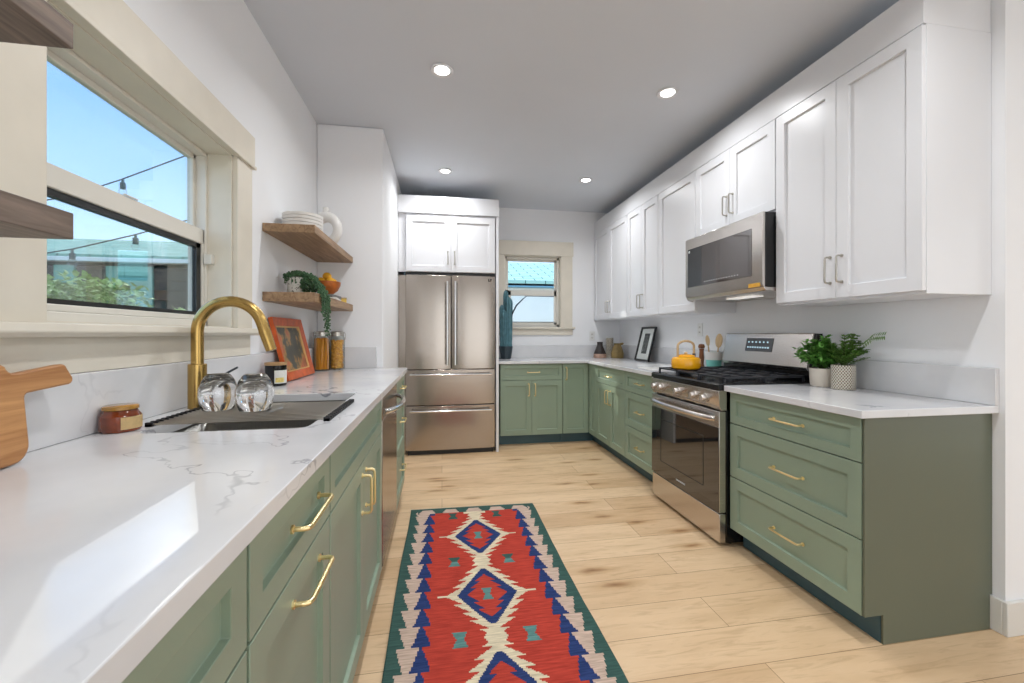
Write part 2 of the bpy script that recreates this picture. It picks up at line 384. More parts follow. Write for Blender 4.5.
def sempty(name, loc=(0, 0, 0)):
    o = bpy.data.objects.new(name, None); COL.objects.link(o); o.location = loc; o['kind'] = 'structure'; return o
def dup(root, loc=None, label=None, rotz=None):
    def cp(o, par):
        c = o.copy(); COL.objects.link(c)
        if par: c.parent = par
        for ch in [x for x in KIDS.get(o.name, [])]: cp(ch, c)
        return c
    KIDS = {}
    for x in bpy.data.objects:
        if x.parent: KIDS.setdefault(x.parent.name, []).append(x)
    r = cp(root, None)
    if loc is not None: r.location = loc
    if rotz is not None: r.rotation_euler = (0, 0, rotz)
    if label: r['label'] = label
    return r

# ------------------------------------------------------------------ key dimensions (metres)
XL = -.895; XR = 2.225; YB = 4.97; ZC = 2.73; YA = 3.2; XA = -.43; YE = 1.31
XFAR = 5.0; YREAR = -3.5
CT = .914; CL = .953                 # right and left worktop heights

# ------------------------------------------------------------------ shell
struct(MB().box(XL-.17, XFAR+.15, YREAR-.15, YB+.15, -.12, 0).build('floor', 'oak_planks', smooth=False))
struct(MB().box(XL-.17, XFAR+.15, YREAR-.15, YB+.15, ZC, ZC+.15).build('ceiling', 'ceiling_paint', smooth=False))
# left wall with window opening
WY0, WY1, WZ0, WZ1 = 1.094, 1.977, 1.229, 1.985
mb = MB(); T = XL-.165
mb.box(T, XL, YREAR, WY0, 0, ZC).box(T, XL, WY1, YB, 0, ZC).box(T, XL, WY0, WY1, 0, WZ0).box(T, XL, WY0, WY1, WZ1, ZC)
struct(mb.build('wall_left', 'wall_paint', smooth=False))
struct(MB().box(XL, XA, YA, YB, 0, ZC).build('wall_alcove', 'wall_paint', bevel=.008))
# back wall with window
BX0, BX1, BZ0, BZ1 = .745, 1.45, 1.29, 2.16
mb = MB(); mb.box(XA, BX0, YB, YB+.15, 0, ZC).box(BX1, XFAR, YB, YB+.15, 0, ZC).box(BX0, BX1, YB, YB+.15, 0, BZ0).box(BX0, BX1, YB, YB+.15, BZ1, ZC)
struct(mb.build('wall_back', 'wall_paint', smooth=False))
struct(MB().box(XR, XFAR, YE, YE+.13, 0, ZC).box(XR, XR+.13, YE+.13, YB, 0, ZC).build('wall_right', 'wall_paint', smooth=False))
struct(MB().box(XFAR, XFAR+.15, YREAR, YE+.13, 0, ZC).build('wall_far_right', 'wall_paint', smooth=False))
struct(MB().box(XL-.165, XFAR+.15, YREAR-.15, YREAR, 0, ZC).build('wall_rear', 'wall_paint', smooth=False))
struct(MB().box(XR-.016, XR, YE, 1.352, 0, .135).box(XR-.016, XFAR, YE-.016, YE, 0, .135).build('baseboard_right', 'white_trim_board', bevel=.003))

# ---- left window
def window_left():
    w = sempty('window_1')
    t = .02; X0 = XL+t
    MB().box(XL, X0, WY1, WY1+.14, WZ0, WZ1).build('side_casing', 'cream_trim', w, bevel=.002)
    MB().box(XL, X0, WY0-.14, WY0, WZ0, WZ1).build('side_casing', 'cream_trim', w, bevel=.002)
    MB().box(XL, X0+.006, WY0-.155, WY1+.155, WZ1, WZ1+.142).box(XL, X0+.012, WY0-.16, WY1+.16, WZ1-.008, WZ1+.006).build('head_casing', 'cream_trim', w, bevel=.002)
    MB().prism([(T+.05, WZ0-.005), (XL+.038, WZ0-.032), (XL+.05, WZ0-.02), (XL+.046, WZ0), (T+.05, WZ0+.008)], WY0-.20, WY1+.17, 'y').build('window_stool', 'cream_trim', w, bevel=.003)
    MB().box(XL, XL+.012, WY0-.16, WY1+.14, 1.1085, WZ0-.03).build('apron', 'cream_trim', w, bevel=.002)
    # jamb liners
    MB().box(T, XL, WY1-.012, WY1, WZ0, WZ1).box(T, XL, WY0, WY0+.012, WZ0, WZ1).box(T, XL, WY0, WY1, WZ1-.012, WZ1).box(T, XL, WY0, WY1, WZ0-.002, WZ0+.006).build('jamb', 'cream_trim', w)
    f0, f1 = WY0+.010, WY1-.010; zb, zt = WZ0+.004, WZ1-.012
    # master frame
    mf = MB(); a, b = -1.058, -.988; q = .014
    mf.box(a, b, f1-q, f1, zb, zt).box(a, b, f0, f0+q, zb, zt).box(a, b, f0, f1, zt-q, zt).box(a, b, f0, f1, zb, zb+.03)
    mf.build('window_frame', 'vinyl_white', w, bevel=.003)
    y0, y1 = f0+q, f1-q
    up = MB(); a, b = -1.05, -1.026; s = .020
    up.box(a, b, y1-s, y1, 1.605, zt-q).box(a, b, y0, y0+s, 1.605, zt-q).box(a, b, y0, y1, zt-q-s, zt-q).box(a, b, y0, y1, 1.60, 1.642)
    u = up.build('upper_sash', 'vinyl_white', w, bevel=.003)
    MB().box(-1.039, -1.035, y0+s, y1-s, 1.64, zt-q-s).build('glass', 'window_glass', u, smooth=False)
    lo = MB(); a, b = -1.022, -.994; s = .012
    lo.box(a, b, y1-s, y1, zb+.03, 1.645).box(a, b, y0, y0+s, zb+.03, 1.645).box(a, b, y0, y1, 1.583, 1.645).box(a, b, y0, y1, zb+.03, zb+.05)
    l = lo.build('lower_sash', 'vinyl_white', w, bevel=.003)
    k = MB(); a, b = -1.018, -1.002; z0, z1 = zb+.05, 1.583; g = .02; yy0, yy1 = y0+s, y1-s
    k.box(a, b, yy1-.03, yy1, z0, z1).box(a, b, yy0, yy0+g, z0, z1).box(a, b, yy0, yy1, z1-g, z1).box(a, b, yy0, yy1, z0, z0+.014)
    k.build('screen_frame', 'black_trim', l)
    MB().box(-1.012, -1.008, yy0+g, yy1-.03, z0+.014, z1-g).build('glass', 'window_glass', l, smooth=False)
    MB().box(-.997, -.989, 1.50, 1.56, 1.645, 1.650).build('sash_lock', 'vinyl_white', w, bevel=.002)
    MB().box(-.99, -.96, WY1-.04, WY1-.012, 1.50, 1.54).build('sash_stop', 'vinyl_white', w, bevel=.002)
window_left()
def window_back():
    w = sempty('window_2'); t = .02; Y1 = YB; Y0 = YB-t
    MB().box(BX0-.145, BX0, Y0, Y1, BZ0, BZ1).build('side_casing', 'cream_trim', w, bevel=.002)
    MB().box(BX1, BX1+.145, Y0, Y1, BZ0, BZ1).build('side_casing', 'cream_trim', w, bevel=.002)
    MB().box(BX0-.15, BX1+.155, Y0-.008, Y1, BZ1, BZ1+.175).build('head_casing', 'cream_trim', w, bevel=.002)
    MB().box(BX0-.155, BX1+.175, YB-.045, YB+.06, BZ0-.026, BZ0).build('window_stool', 'cream_trim', w, bevel=.004)
    MB().box(BX0-.145, BX1+.15, YB-.018, YB, BZ0-.10, BZ0-.026).build('apron', 'cream_trim', w, bevel=.002)
    MB().box(BX0, BX0+.01, YB, YB+.14, BZ0, BZ1).box(BX1-.01, BX1, YB, YB+.14, BZ0, BZ1).box(BX0, BX1, YB, YB+.14, BZ1-.01, BZ1).build('jamb', 'cream_trim', w)
    x0, x1, z0, z1 = BX0+.01, BX1-.01, BZ0, BZ1-.01; q = .028; a, b = YB+.05, YB+.11
    MB().box(x0, x0+q, a, b, z0, z1).box(x1-q, x1, a, b, z0, z1).box(x0, x1, a, b, z1-q, z1).box(x0, x1, a, b, z0, z0+q).build('window_frame', 'vinyl_white', w, bevel=.002)
    x0 += q; x1 -= q; s = .022; mid = 1.705
    MB().box(x0, x0+s, YB+.085, YB+.105, mid, z1-q).box(x1-s, x1, YB+.085, YB+.105, mid, z1-q).box(x0, x1, YB+.085, YB+.105, z1-q-s, z1-q).box(x0, x1, YB+.085, YB+.105, mid, mid+.045).build('upper_sash', 'vinyl_white', w, bevel=.002)
    MB().box(x0+s, x1-s, YB+.094, YB+.097, mid+.045, z1-q-s).build('glass', 'window_glass', w, smooth=False)
    MB().box(x0, x0+s+.03, YB+.058, YB+.08, z0+q, mid+.03).box(x1-s-.01, x1, YB+.058, YB+.08, z0+q, mid+.03).box(x0, x1, YB+.058, YB+.08, mid-.03, mid+.03).box(x0, x1, YB+.058, YB+.08, z0+q, z0+q+.03).build('lower_sash', 'vinyl_white', w, bevel=.002)
    MB().box(x0+s+.03, x1-s-.01, YB+.066, YB+.069, z0+q+.03, mid-.03).build('glass', 'window_glass', w, smooth=False)
    MB().box(x0+s+.03, x1-s-.01, YB+.056, YB+.06, z0+q+.03, z0+q+.036).box(x0+s+.2, x1-s-.01, YB+.054, YB+.06, mid-.038, mid-.031).build('screen_frame', 'black_trim', w)
window_back()

# ------------------------------------------------------------------ cabinetry builders
def shaker(x0, x1, z0, z1, t=.02, rail=.058, rec=.013):
    m = MB(); a = rail; e = .0015
    F = [(x0, -t, z0), (x1, -t, z0), (x1, -t, z1), (x0, -t, z1)]
    I = [(x0+a, -t, z0+a), (x1-a, -t, z0+a), (x1-a, -t, z1-a), (x0+a, -t, z1-a)]
    R = [(x0+a+e, -t+rec, z0+a+e), (x1-a-e, -t+rec, z0+a+e), (x1-a-e, -t+rec, z1-a-e), (x0+a+e, -t+rec, z1-a-e)]
    B = [(x0, 0, z0), (x1, 0, z0), (x1, 0, z1), (x0, 0, z1)]
    fs = [(12, 15, 14, 13), (8, 9, 10, 11)]
    for i in range(4):
        j = (i+1) % 4; fs += [(i, j, 4+j, 4+i), (4+i, 4+j, 8+j, 8+i), (12+i, 12+j, j, i)]
    m.add(F+I+R+B, fs); return m
def handle(parent, mat, cx, cz, L, vert, y=-.02, proj=.032, r=.0048):
    m = MB(); h = L/2; c = .010
    pts = [(-h, 0), (-h, -proj+c), (-h+c*.3, -proj+c*.3), (-h+c, -proj), (h-c, -proj), (h-c*.3, -proj+c*.3), (h, -proj+c), (h, 0)]
    P = lambda s_, d: (cx, y+d, cz+s_) if vert else (cx+s_, y+d, cz)
    m.tube([P(*p) for p in pts], r, 10)
    for s_ in (-h, h):
        m.tube([P(s_, 0), P(s_, -.004)], r*1.7, 12)
    m.build('handle', mat, parent)
def fronts(root, items, mat, hmat, name_label=None):
    for it in items:
        kind, x0, x1, z0, z1, hd = it[:6]
        rail = it[6] if len(it) > 6 else (.058 if (z1-z0) > .25 else .045)
        d = shaker(x0, x1, z0, z1, rail=rail).build(kind, mat, root, bevel=.0012)
        if hd: handle(d, hmat, hd[1], hd[2], hd[3], hd[0] == 'v')
def base_cab(label, loc, rotz, w_, d_, zt, items, mat='green_lacquer', toe=.115, toe_in=.065, group=None, sink=False):
    r = thing('base_cabinet', label, 'cabinet', loc, rotz, group)
    if sink:
        MB().box(.001, w_-.001, 0, d_, toe, .70).box(.001, .019, 0, d_, .70, zt).box(w_-.019, w_-.001, 0, d_, .70, zt).box(.019, w_-.019, 0, .018, .70, zt).build('carcass', mat, r)
    else: MB().prism([(0, toe), (d_, toe), (d_, zt), (0, zt)], .001, w_-.001, 'x').build('carcass', mat, r)
    MB().box(.001, w_-.001, toe_in, d_-.02, 0, toe).build('toe_kick', 'toe_reflect', r)
    fronts(r, items, mat, 'brass'); return r
G = .0035
# ---- right run, local x runs from far (0) to near
RX = 1.62
def right(yfar): return (RX, yfar, 0)
dz = [(.113, .4035), (.4085, .7015), (.7065, .876)]
def drawers(w_, zs, hl=.13): return [('drawer', G, w_-G, a, b, ('h', w_/2, (a+b)/2, hl)) for a, b in zs]
r = base_cab('wide green three-drawer base cabinet right of the range', right(2.104), -PI/2, .749, .6, .882, [(k, a, b, c, d, ('h', .400, (c+d)/2+.0, .165)) for k, a, b, c, d, h in drawers(.749, dz)])
MB().prism([(-.02, .115), (.065, .115), (.065, 0), (.585, 0), (.585, .882), (-.02, .882)], .7505, .7585, 'x').build('end_panel', 'green_shaded', r, bevel=.001)
MB().box(.745, .755, .588, .602, .14, .882).build('scribe_strip', 'green_shaded', r)
base_cab('narrow green three-drawer base cabinet just left of the range', right(3.462), -PI/2, .584, .6, .882, drawers(.584, dz, .12))
w_ = .697
base_cab('green base cabinet, drawer over two doors, between the corner and the narrow three-drawer unit', right(4.16), -PI/2, w_, .6, .882,
         [('drawer', G, w_-G, .7065, .876, ('h', w_/2, .79, .12)), ('door', G, w_/2-.0015, .113, .7015, ('v', w_/2-.035, .585, .13)), ('door', w_/2+.0015, w_-G, .113, .7015, ('v', w_/2+.035, .585, .13))])
# corner unit (L-shaped)
r = thing('corner_cabinet', 'green corner base cabinet whose two narrow doors meet at the inside corner', 'cabinet', (0, 0, 0))
MB().prism([(1.304, 4.405), (1.62, 4.405), (1.62, 4.162), (2.215, 4.162), (2.215, 4.96), (1.304, 4.96)], .115, .882, 'z').build('carcass', 'green_lacquer', r)
MB().prism([(1.304, 4.47), (1.685, 4.47), (1.685, 4.162), (2.2, 4.162), (2.2, 4.95), (1.304, 4.95)], 0, .115, 'z').build('toe_kick', 'toe_reflect', r)
d = shaker(0, .288, .113, .876, rail=.05).build('door', 'green_lacquer', r, loc=(1.3065, 4.405, 0), bevel=.0012); handle(d, 'brass', .035, .77, .13, True)
d = shaker(0, .213, .113, .876, rail=.05).build('door', 'green_lacquer', r, loc=(1.62, 4.38, 0), rot=(0, 0, -PI/2), bevel=.0012)
w_ = .690
base_cab('green base cabinet under the back window with one drawer over two doors', (.612, 4.405, 0), 0, w_, .55, .882,
         [('drawer', G, w_-G, .7065, .876, ('h', w_/2+.02, .79, .13)), ('door', G, w_/2-.0015, .113, .7015, ('v', w_/2-.035, .60, .13)), ('door', w_/2+.0015, w_-G, .113, .7015, ('v', w_/2+.035, .60, .13))])
# worktops right
def slab(name, label, outer, holes, z0, z1, bevel=.003):
    bm = bmesh.new()
    for loop in [outer]+holes:
        vs = [bm.verts.new((x, y, z1)) for x, y in loop]
        for i in range(len(vs)): bm.edges.new((vs[i], vs[(i+1) % len(vs)]))
    bmesh.ops.triangle_fill(bm, edges=bm.edges[:], use_beauty=True)
    bm.normal_update()
    ret = bmesh.ops.extrude_face_region(bm, geom=bm.faces[:])
    for v in [g for g in ret['geom'] if isinstance(g, bmesh.types.BMVert)]: v.co.z = z0
    bmesh.ops.recalc_face_normals(bm, faces=bm.faces[:])
    me = bpy.data.meshes.new(name); bm.to_mesh(me); bm.free(); me.materials.append(MATS['quartz'])
    o = bpy.data.objects.new(name, me); COL.objects.link(o)
    if bevel:
        b = o.modifiers.new('bevel', 'BEVEL'); b.width = bevel; b.segments = 2; b.limit_method = 'ANGLE'; b.angle_limit = math.radians(40)
    return tag(o, label, 'countertop')
slab('worktop', 'short white veined worktop right of the range, holding two potted plants', [(1.565, 1.327), (XR-.002, 1.327), (XR-.002, 2.106), (1.565, 2.106)], [], .883, CT)
slab('worktop', 'L-shaped white worktop running along the back wall to the left side of the range', [(.577, 4.355), (1.565, 4.355), (1.565, 2.878), (XR-.002, 2.878), (XR-.002, YB-.002), (.577, YB-.002)], [], .883, CT)
tag(MB().box(XR-.022, XR-.002, 1.327, 2.106, CT+.0005, 1.066).build('backsplash', 'quartz_quiet', bevel=.002), 'low white stone upstand behind the two potted plants', 'backsplash')
tag(MB().box(XR-.022, XR-.002, 2.878, YB-.024, CT+.0005, 1.066).build('backsplash', 'quartz_quiet', bevel=.002), 'low stone upstand on the right wall behind the leaning black frame', 'backsplash')
tag(MB().box(.577, XR-.002, YB-.022, YB-.002, CT+.0005, 1.066).build('backsplash', 'quartz_quiet', bevel=.002), 'low stone upstand on the back wall below the small window', 'backsplash')

# ---- left run, local x runs +Y
LX = -.295
ZT = .921
def left(ynear): return (LX, ynear, 0)
ld = .57
lz = (.115, .752); lt = (.757, .914)
base_cab('dark green base cabinet nearest the camera on the left, cut by the frame', left(.04), PI/2, .612, ld, ZT,
         [('drawer', G, .612-G, *lt, ('h', .2, .84, .17)), ('door', G, .612-G, *lz, None)])
base_cab('green base cabinet before the sink unit, shallow drawer over a tall pull-out front', left(.654), PI/2, .441, ld, ZT,
         [('drawer', G, .441-G, *lt, ('h', .255, .842, .165)), ('drawer', G, .441-G, *lz, ('h', .262, .698, .165), .058)])
w_ = .903
base_cab('wide green sink cabinet with a false front over two doors with upright brass handles', left(1.097), PI/2, w_, ld, ZT,
         [('false_front', G, w_-G, *lt, None), ('door', G, w_/2-.0015, *lz, ('v', w_/2-.035, .645, .13)), ('door', w_/2+.0015, w_-G, *lz, ('v', w_/2+.035, .645, .13))], sink=True)
w_ = .548
base_cab('green drawer cabinet at the far end of the left run, past the dishwasher', left(2.628), PI/2, w_, ld, ZT,
         [('drawer', G, w_-G, .115, .40, ('h', w_/2, .30, .13)), ('drawer', G, w_-G, .405, .752, ('h', w_/2, .62, .13)), ('drawer', G, w_-G, *lt, ('h', w_/2, .842, .13))])
# dishwasher
r = thing('dishwasher', 'stainless steel dishwasher with a bowed bar handle, built in beside the sink cabinet', 'dishwasher', (LX, 2.004, 0), PI/2)
MB().box(.003, .617, .0, .55, .1, ZT-.003).build('tub', 'black_enamel', r)
MB().box(.006, .614, -.022, -.001, .115, .80).build('door', 'steel', r, bevel=.004)
MB().box(.006, .614, -.022, -.001, .803, .912).build('control_panel', 'steel', r, bevel=.004)
MB().box(.01, .61, .06, .5, .0, .1).build('toe_kick', 'black_enamel', r)
pts = [(.04+.54*i/16, -.024-.062*math.sin(PI*i/16)**.6, .835) for i in range(17)]
MB().tube(pts, .013, 12).build('handle', 'chrome', r)

# left worktop with sink hole
def rrect(x0, x1, y0, y1, r_, n=5):
    P = []
    for cx, cy, a in ((x1-r_, y1-r_, 0), (x0+r_, y1-r_, PI/2), (x0+r_, y0+r_, PI), (x1-r_, y0+r_, 1.5*PI)):
        P += [(cx+r_*math.cos(a+PI/2*i/n), cy+r_*math.sin(a+PI/2*i/n)) for i in range(n+1)]
    return P
SX0, SX1, SY0, SY1 = -.765, -.36, 1.19, 1.86
slab('worktop', 'long white veined stone worktop under the left window, with the sink cut into it', [(XL+.002, .0), (-.255, .0), (-.255, YA-.003), (XL+.002, YA-.003)], [rrect(SX0, SX1, SY0, SY1, .03)], .922, CL, bevel=.002)
tag(MB().box(XL+.002, XL+.030, .0, YA-.024, CL+.0005, 1.108).build('backsplash', 'quartz_quiet', bevel=.002), 'low stone upstand along the left wall under the big window', 'backsplash')
tag(MB().box(XL+.002, XA-.045, YA-.022, YA-.002, CL+.0005, 1.108).build('backsplash', 'quartz_quiet', bevel=.002), 'short stone upstand behind the two pasta jars', 'backsplash')

# sink: two undermount bowls
r = thing('sink', 'stainless steel double-bowl sink set under the left worktop', 'sink', (0, 0, 0))
def bowl(y0, y1, name):
    m = MB(); x0, x1 = SX0-.004, SX1+.004; zt, zb = .9215, .72; t = .003
    top = rrect(x0, x1, y0, y1, .03, 6); bot = rrect(x0+.01, x1-.01, y0+.01, y1-.01, .04, 6); n = len(top)
    vs = [(x, y, zt) for x, y in top]+[(x, y, zb+.02) for x, y in bot]+[(x*.94+(x0+x1)/2*.06, y*.94+(y0+y1)/2*.06, zb) for x, y in bot]
    fs = [(i, (i+1) % n, n+(i+1) % n, n+i) for i in range(n)]+[(n+i, n+(i+1) % n, 2*n+(i+1) % n, 2*n+i) for i in range(n)]+[tuple(range(2*n, 3*n))]
    m.add(vs, fs); o = m.build(name, 'steel_sink', r)
    s = o.modifiers.new('s', 'SOLIDIFY'); s.thickness = .002; s.offset = 1
    MB().lathe([(0, zb+.002), (.03, zb+.002), (.042, zb+.005), (.045, zb+.001)], ((x0+x1)/2, (y0+y1)/2), 20).build('drain', 'chrome', o)
bowl(SY0-.004, 1.525, 'bowl'); bowl(1.54, SY1+.004, 'bowl')
MB().box(SX0-.004, SX1+.004, 1.523, 1.542, .86, .915).build('divider', 'steel_sink', r, bevel=.004)

# roll-up rack
r = thing('drying_rack', 'roll-up steel drying rack laid across the sink, rubber strips at both ends', 'dish rack', (0, 0, 0))
m = MB(); y = 1.275
while y < 1.60:
    m.tube([(-.782, y, CL+.006), (-.325, y, CL+.006)], .0026, 8); y += .022
m.build('rods', 'nickel', r)
for x in (-.782, -.328):
    m = MB(); y = 1.268; m.box(x-.008, x+.008, 1.268, 1.606, CL+.0005, CL+.007)
    while y < 1.60: m.box(x-.0085, x+.0085, y, y+.010, CL+.0006, CL+.0115); y += .022
    m.build('end_strip', 'rubber', r)

# faucet
r = thing('faucet', 'tall brushed brass gooseneck faucet behind the sink, with a thin side lever', 'faucet', (-.8205, 1.57, CL+.0005))
MB().lathe([(0, 0), (.027, 0), (.027, .147), (.0255, .149), (0, .149)], n=36).build('base', 'faucet_brass', r)
pts = [(0, 0, .145), (0, 0, .26)]; R = .103
for i in range(1, 19):
    a = PI-math.radians(162)*i/18; pts.append((R+R*math.cos(a), 0, .26+R*math.sin(a)))
lx, lz_ = pts[-1][0], pts[-1][2]; dx, dzz = math.sin(math.radians(18)), math.cos(math.radians(18))
pts += [(lx+.30*dx*.1, 0, lz_-.30*dzz*.1)]
MB().tube(pts, .0185, 24).build('neck', 'faucet_brass', r)
p0 = pts[-1]; MB().tube([p0, (p0[0]+dx*.072, 0, p0[2]-dzz*.072), (p0[0]+dx*.074, 0, p0[2]-dzz*.074)], [.0195, .0175, .015], 24).build('spray_head', 'faucet_brass', r)
m = MB(); m.tube([(.02, 0, .085), (.045, 0, .085)], .012, 16); m.tube([(.042, 0, .088), (.125, 0, .136)], [.0045, .0035], 10)
m.build('lever', 'dark_pot', r)

# ------------------------------------------------------------------ upper cabinets (white)
UX = 1.90; UZ0, UZ1 = 1.366, 2.44
def upper(label, yfar, w_, n, z0=UZ0, name='wall_cabinet', handle_side=None, hz=None):
    r = thing(name, label, 'cabinet', (UX, yfar, 0), -PI/2)
    MB().box(.001, w_-.001, 0, XR-UX-.002, z0, UZ1-.001).build('carcass', 'white_lacquer', r)
    hz = z0+.15 if hz is None else hz
    if n == 2:
        fronts(r, [('door', G, w_/2-.0015, z0+.012, UZ1-.006, ('v', w_/2-.03, hz, .125)), ('door', w_/2+.0015, w_-G, z0+.012, UZ1-.006, ('v', w_/2+.03, hz, .125))], 'white_lacquer', 'nickel')
    else:
        hx = w_-.03 if handle_side == 'near' else .03
        fronts(r, [('door', G, w_-G, z0+.012, UZ1-.006, ('v', hx, hz, .125))], 'white_lacquer', 'nickel')
    return r
upper('white two-door wall cabinet nearest the camera, right of the microwave', 2.089, .738, 2)
upper('short white two-door wall cabinet directly above the microwave', 2.853, .763, 2, z0=1.908, hz=2.06)
upper('white single-door wall cabinet just left of the microwave', 3.398, .544, 1, handle_side='near')
upper('white two-door wall cabinet, second from the back wall', 4.022, .623, 2)
upper('white two-door wall cabinet in the far back corner', 4.965, .942, 2)
tag(MB().box(UX-.014, XR-.002, 1.353, YB-.004, UZ1+.001, 2.60).build('cabinet_riser', 'white_lacquer', bevel=.002), 'long white riser board on top of the right-hand wall cabinets', 'riser')

# fridge surround
r = thing('wall_cabinet', 'white two-door cabinet above the refrigerator', 'cabinet', (-.355, 4.222, 0), 0)
MB().box(0, .895, 0, .74, 1.822, 2.398).build('carcass', 'white_lacquer', r)
fronts(r, [('door', .008, .442, 1.826, 2.378, ('v', .412, 1.965, .125)), ('door', .447, .885, 1.826, 2.378, ('v', .478, 1.965, .125))], 'white_lacquer', 'nickel')
MB().box(-.072, -.002, 0.01, .03, 1.822, 2.398).build('filler', 'white_lacquer', r)
tag(MB().box(XA+.002, .575, 4.19, 4.9, 2.40, 2.572).build('cabinet_riser', 'white_lacquer', bevel=.002), 'short white riser board above the refrigerator cabinet', 'riser')
tag(MB().box(.545, .572, 4.2, YB-.003, 0, 2.398).build('side_panel', 'white_lacquer', bevel=.0015), 'tall thin white end panel between refrigerator and green cabinets', 'panel')

# ------------------------------------------------------------------ refrigerator
def convex(a, b, bulge=.018, n=20):
    P = []
    for i in range(n+1):
        u = 2*i/n-1; x = (a+b)/2+(b-a)/2*math.sin(u*PI/2); P.append((x, bulge*abs(2*(x-a)/(b-a)-1)**3.0*1.0+(.008 if abs(u) > .999 else 0)))
    return P+[(b, .05), (a, .05)]
r = thing('refrigerator', 'stainless steel french-door refrigerator with two freezer drawers', 'refrigerator', (-.355, 4.2, 0))
W = .893
MB().box(.004, W-.004, .055, .74, .04, 1.785).build('body', 'dark_gap', r, bevel=.003)
for i, (a, b) in enumerate(((0, .4455), (.4485, W))):
    d = MB().prism(convex(a, b), .852, 1.79, 'z').build('door', 'steel', r, bevel=.003, angle=20)
    cx = .408 if i == 0 else .486
    mm = MB(); mm.tube([(cx, -.052, .895), (cx, -.052, 1.725)], .011, 14)
    for z in (.93, 1.69): mm.tube([(cx, 0, z), (cx, -.052, z)], .008, 10)
    mm.build('handle', 'chrome', d)
    if i == 1:
        mm = MB(); mm.box(.822, .828, -.003, .001, 1.735, 1.763).box(.828, .84, -.003, .001, 1.735, 1.741).box(.843, .852, -.003, .001, 1.749, 1.763).box(.843, .846, -.003, .001, 1.735, 1.763)
        mm.build('badge', 'black_trim', d)
for a, b in ((.495, .845), (.045, .486)):
    d = MB().prism(convex(0, W), a, b, 'z').build('drawer', 'steel', r, bevel=.003, angle=20)
    z = b-.045
    mm = MB(); mm.tube([(.045, -.05, z), (W-.045, -.05, z)], .011, 14)
    for x in (.08, W-.08): mm.tube([(x, 0, z), (x, -.05, z)], .008, 10)
    mm.build('handle', 'chrome', d)
MB().box(.02, W-.02, .02, .7, .0, .042).build('base_grille', 'black_trim', r)
MB().box(.0, W, .03, .06, 1.793, 1.815).build('hinge_cover', 'black_trim', r)
MB().box(-.073, -.002, .06, .09, .0, 1.79).build('side_filler', 'steel', r)

# ------------------------------------------------------------------ range
r = thing('range', 'stainless steel gas range with black glass oven door and five knobs', 'stove', (1.585, 2.872, 0), -PI/2)
W = .762
MB().box(.002, W-.002, 0, .635, .02, .90).build('body', 'black_enamel', r, bevel=.002)
for x in (.05, W-.05):
    MB().cyl((x, .05), .018, 0, .022, 12).build('foot', 'black_enamel', r)
MB().box(.004, W-.004, -.042, -.001, .022, .186).build('storage_drawer', 'steel_range', r, bevel=.004)
d = MB().box(.004, W-.004, -.044, -.001, .192, .765).build('oven_door', 'steel_range', r, bevel=.003)
MB().box(.0045, W-.0045, -.0475, -.0435, .194, .672).build('glass', 'dark_glass', d, bevel=.001)
mm = MB(); mm.prism([(.13, -.0478), (.62, -.0478), (.62, -.0490), (.13, -.0490)], .595, .60, 'z').prism([(.13, -.0478), (.62, -.0478), (.62, -.0490), (.13, -.0490)], .30, .303, 'z')
mm.box(.13, .133, -.049, -.0478, .30, .60).box(.617, .62, -.049, -.0478, .30, .60); mm.build('window_border', 'black_trim', d)
pts = [(.03+(W-.06)*i/20, -.048-.052*math.sin(PI*i/20)**.45, .722) for i in range(21)]
mm = MB(); mm.tube(pts, [.017]*21, 16); mm.build('handle', 'steel_range', d)
mm = MB()
for i in range(10): mm.box(.33+i*.0105, .337+i*.0105, -.0492, -.0478, .232, .241)
mm.build('maker_mark', 'print_mark', d)
MB().prism([(-.044, .79), (-.048, .882), (.02, .89), (.02, .77), (-.03, .77)], .002, W-.002, 'x').build('control_panel', 'steel_range', r, bevel=.002)
for i in range(4): MB().box(.06+i*.17, .16+i*.17, -.038, -.03, .771, .776).build('vent_slot', 'dark_gap', r)
for x in (.068, .158, .358, .534, .642):
    mm = MB(); mm.tube([(x, -.046, .828), (x, -.052, .828), (x, -.054, .828)], [.028, .028, .026], 20); mm.tube([(x, -.052, .828), (x, -.078, .828), (x, -.081, .828)], [.021, .019, .017], 20)
    mm.box(x-.004, x+.004, -.088, -.078, .808, .848)
    mm.build('knob', 'steel_range', r)
MB().prism([(-.05, .886), (-.05, .915), (-.04, .923), (.55, .923), (.55, .89)], 0.001, W-.001, 'x').build('cooktop', 'black_enamel', r, bevel=.002)
for bx, by, br_ in ((.15, .13, .042), (.15, .40, .034), (.38, .265, .046), (.61, .13, .034), (.61, .40, .042)):
    MB().lathe([(0, .924), (br_, .924), (br_, .934), (br_*.8, .938), (br_*.8, .943), (0, .944)], (bx, by), 22).build('burner', 'cast_iron', r)
for x0, x1 in ((.02, .255), (.262, .50), (.507, .742)):
    mm = MB(); t = .0055; z0, z1 = .946, .958
    for x in (x0, x1-.011): mm.box(x, x+.011, .0, .53, z0, z1)
    for y in (.0, .519): mm.box(x0, x1, y, y+.011, z0, z1)
    cx = (x0+x1)/2
    for y in (.13, .265, .40): mm.box(x0, x1, y-t, y+t, z0, z1)
    mm.box(cx-t, cx+t, .0, .53, z0, z1)
    for x in (x0+.005, x1-.005):
        for y in (.006, .265, .524): mm.box(x-.006, x+.006, y-.006, y+.006, .9235, z0)
    mm.build('grate', 'cast_iron', r, bevel=.002)
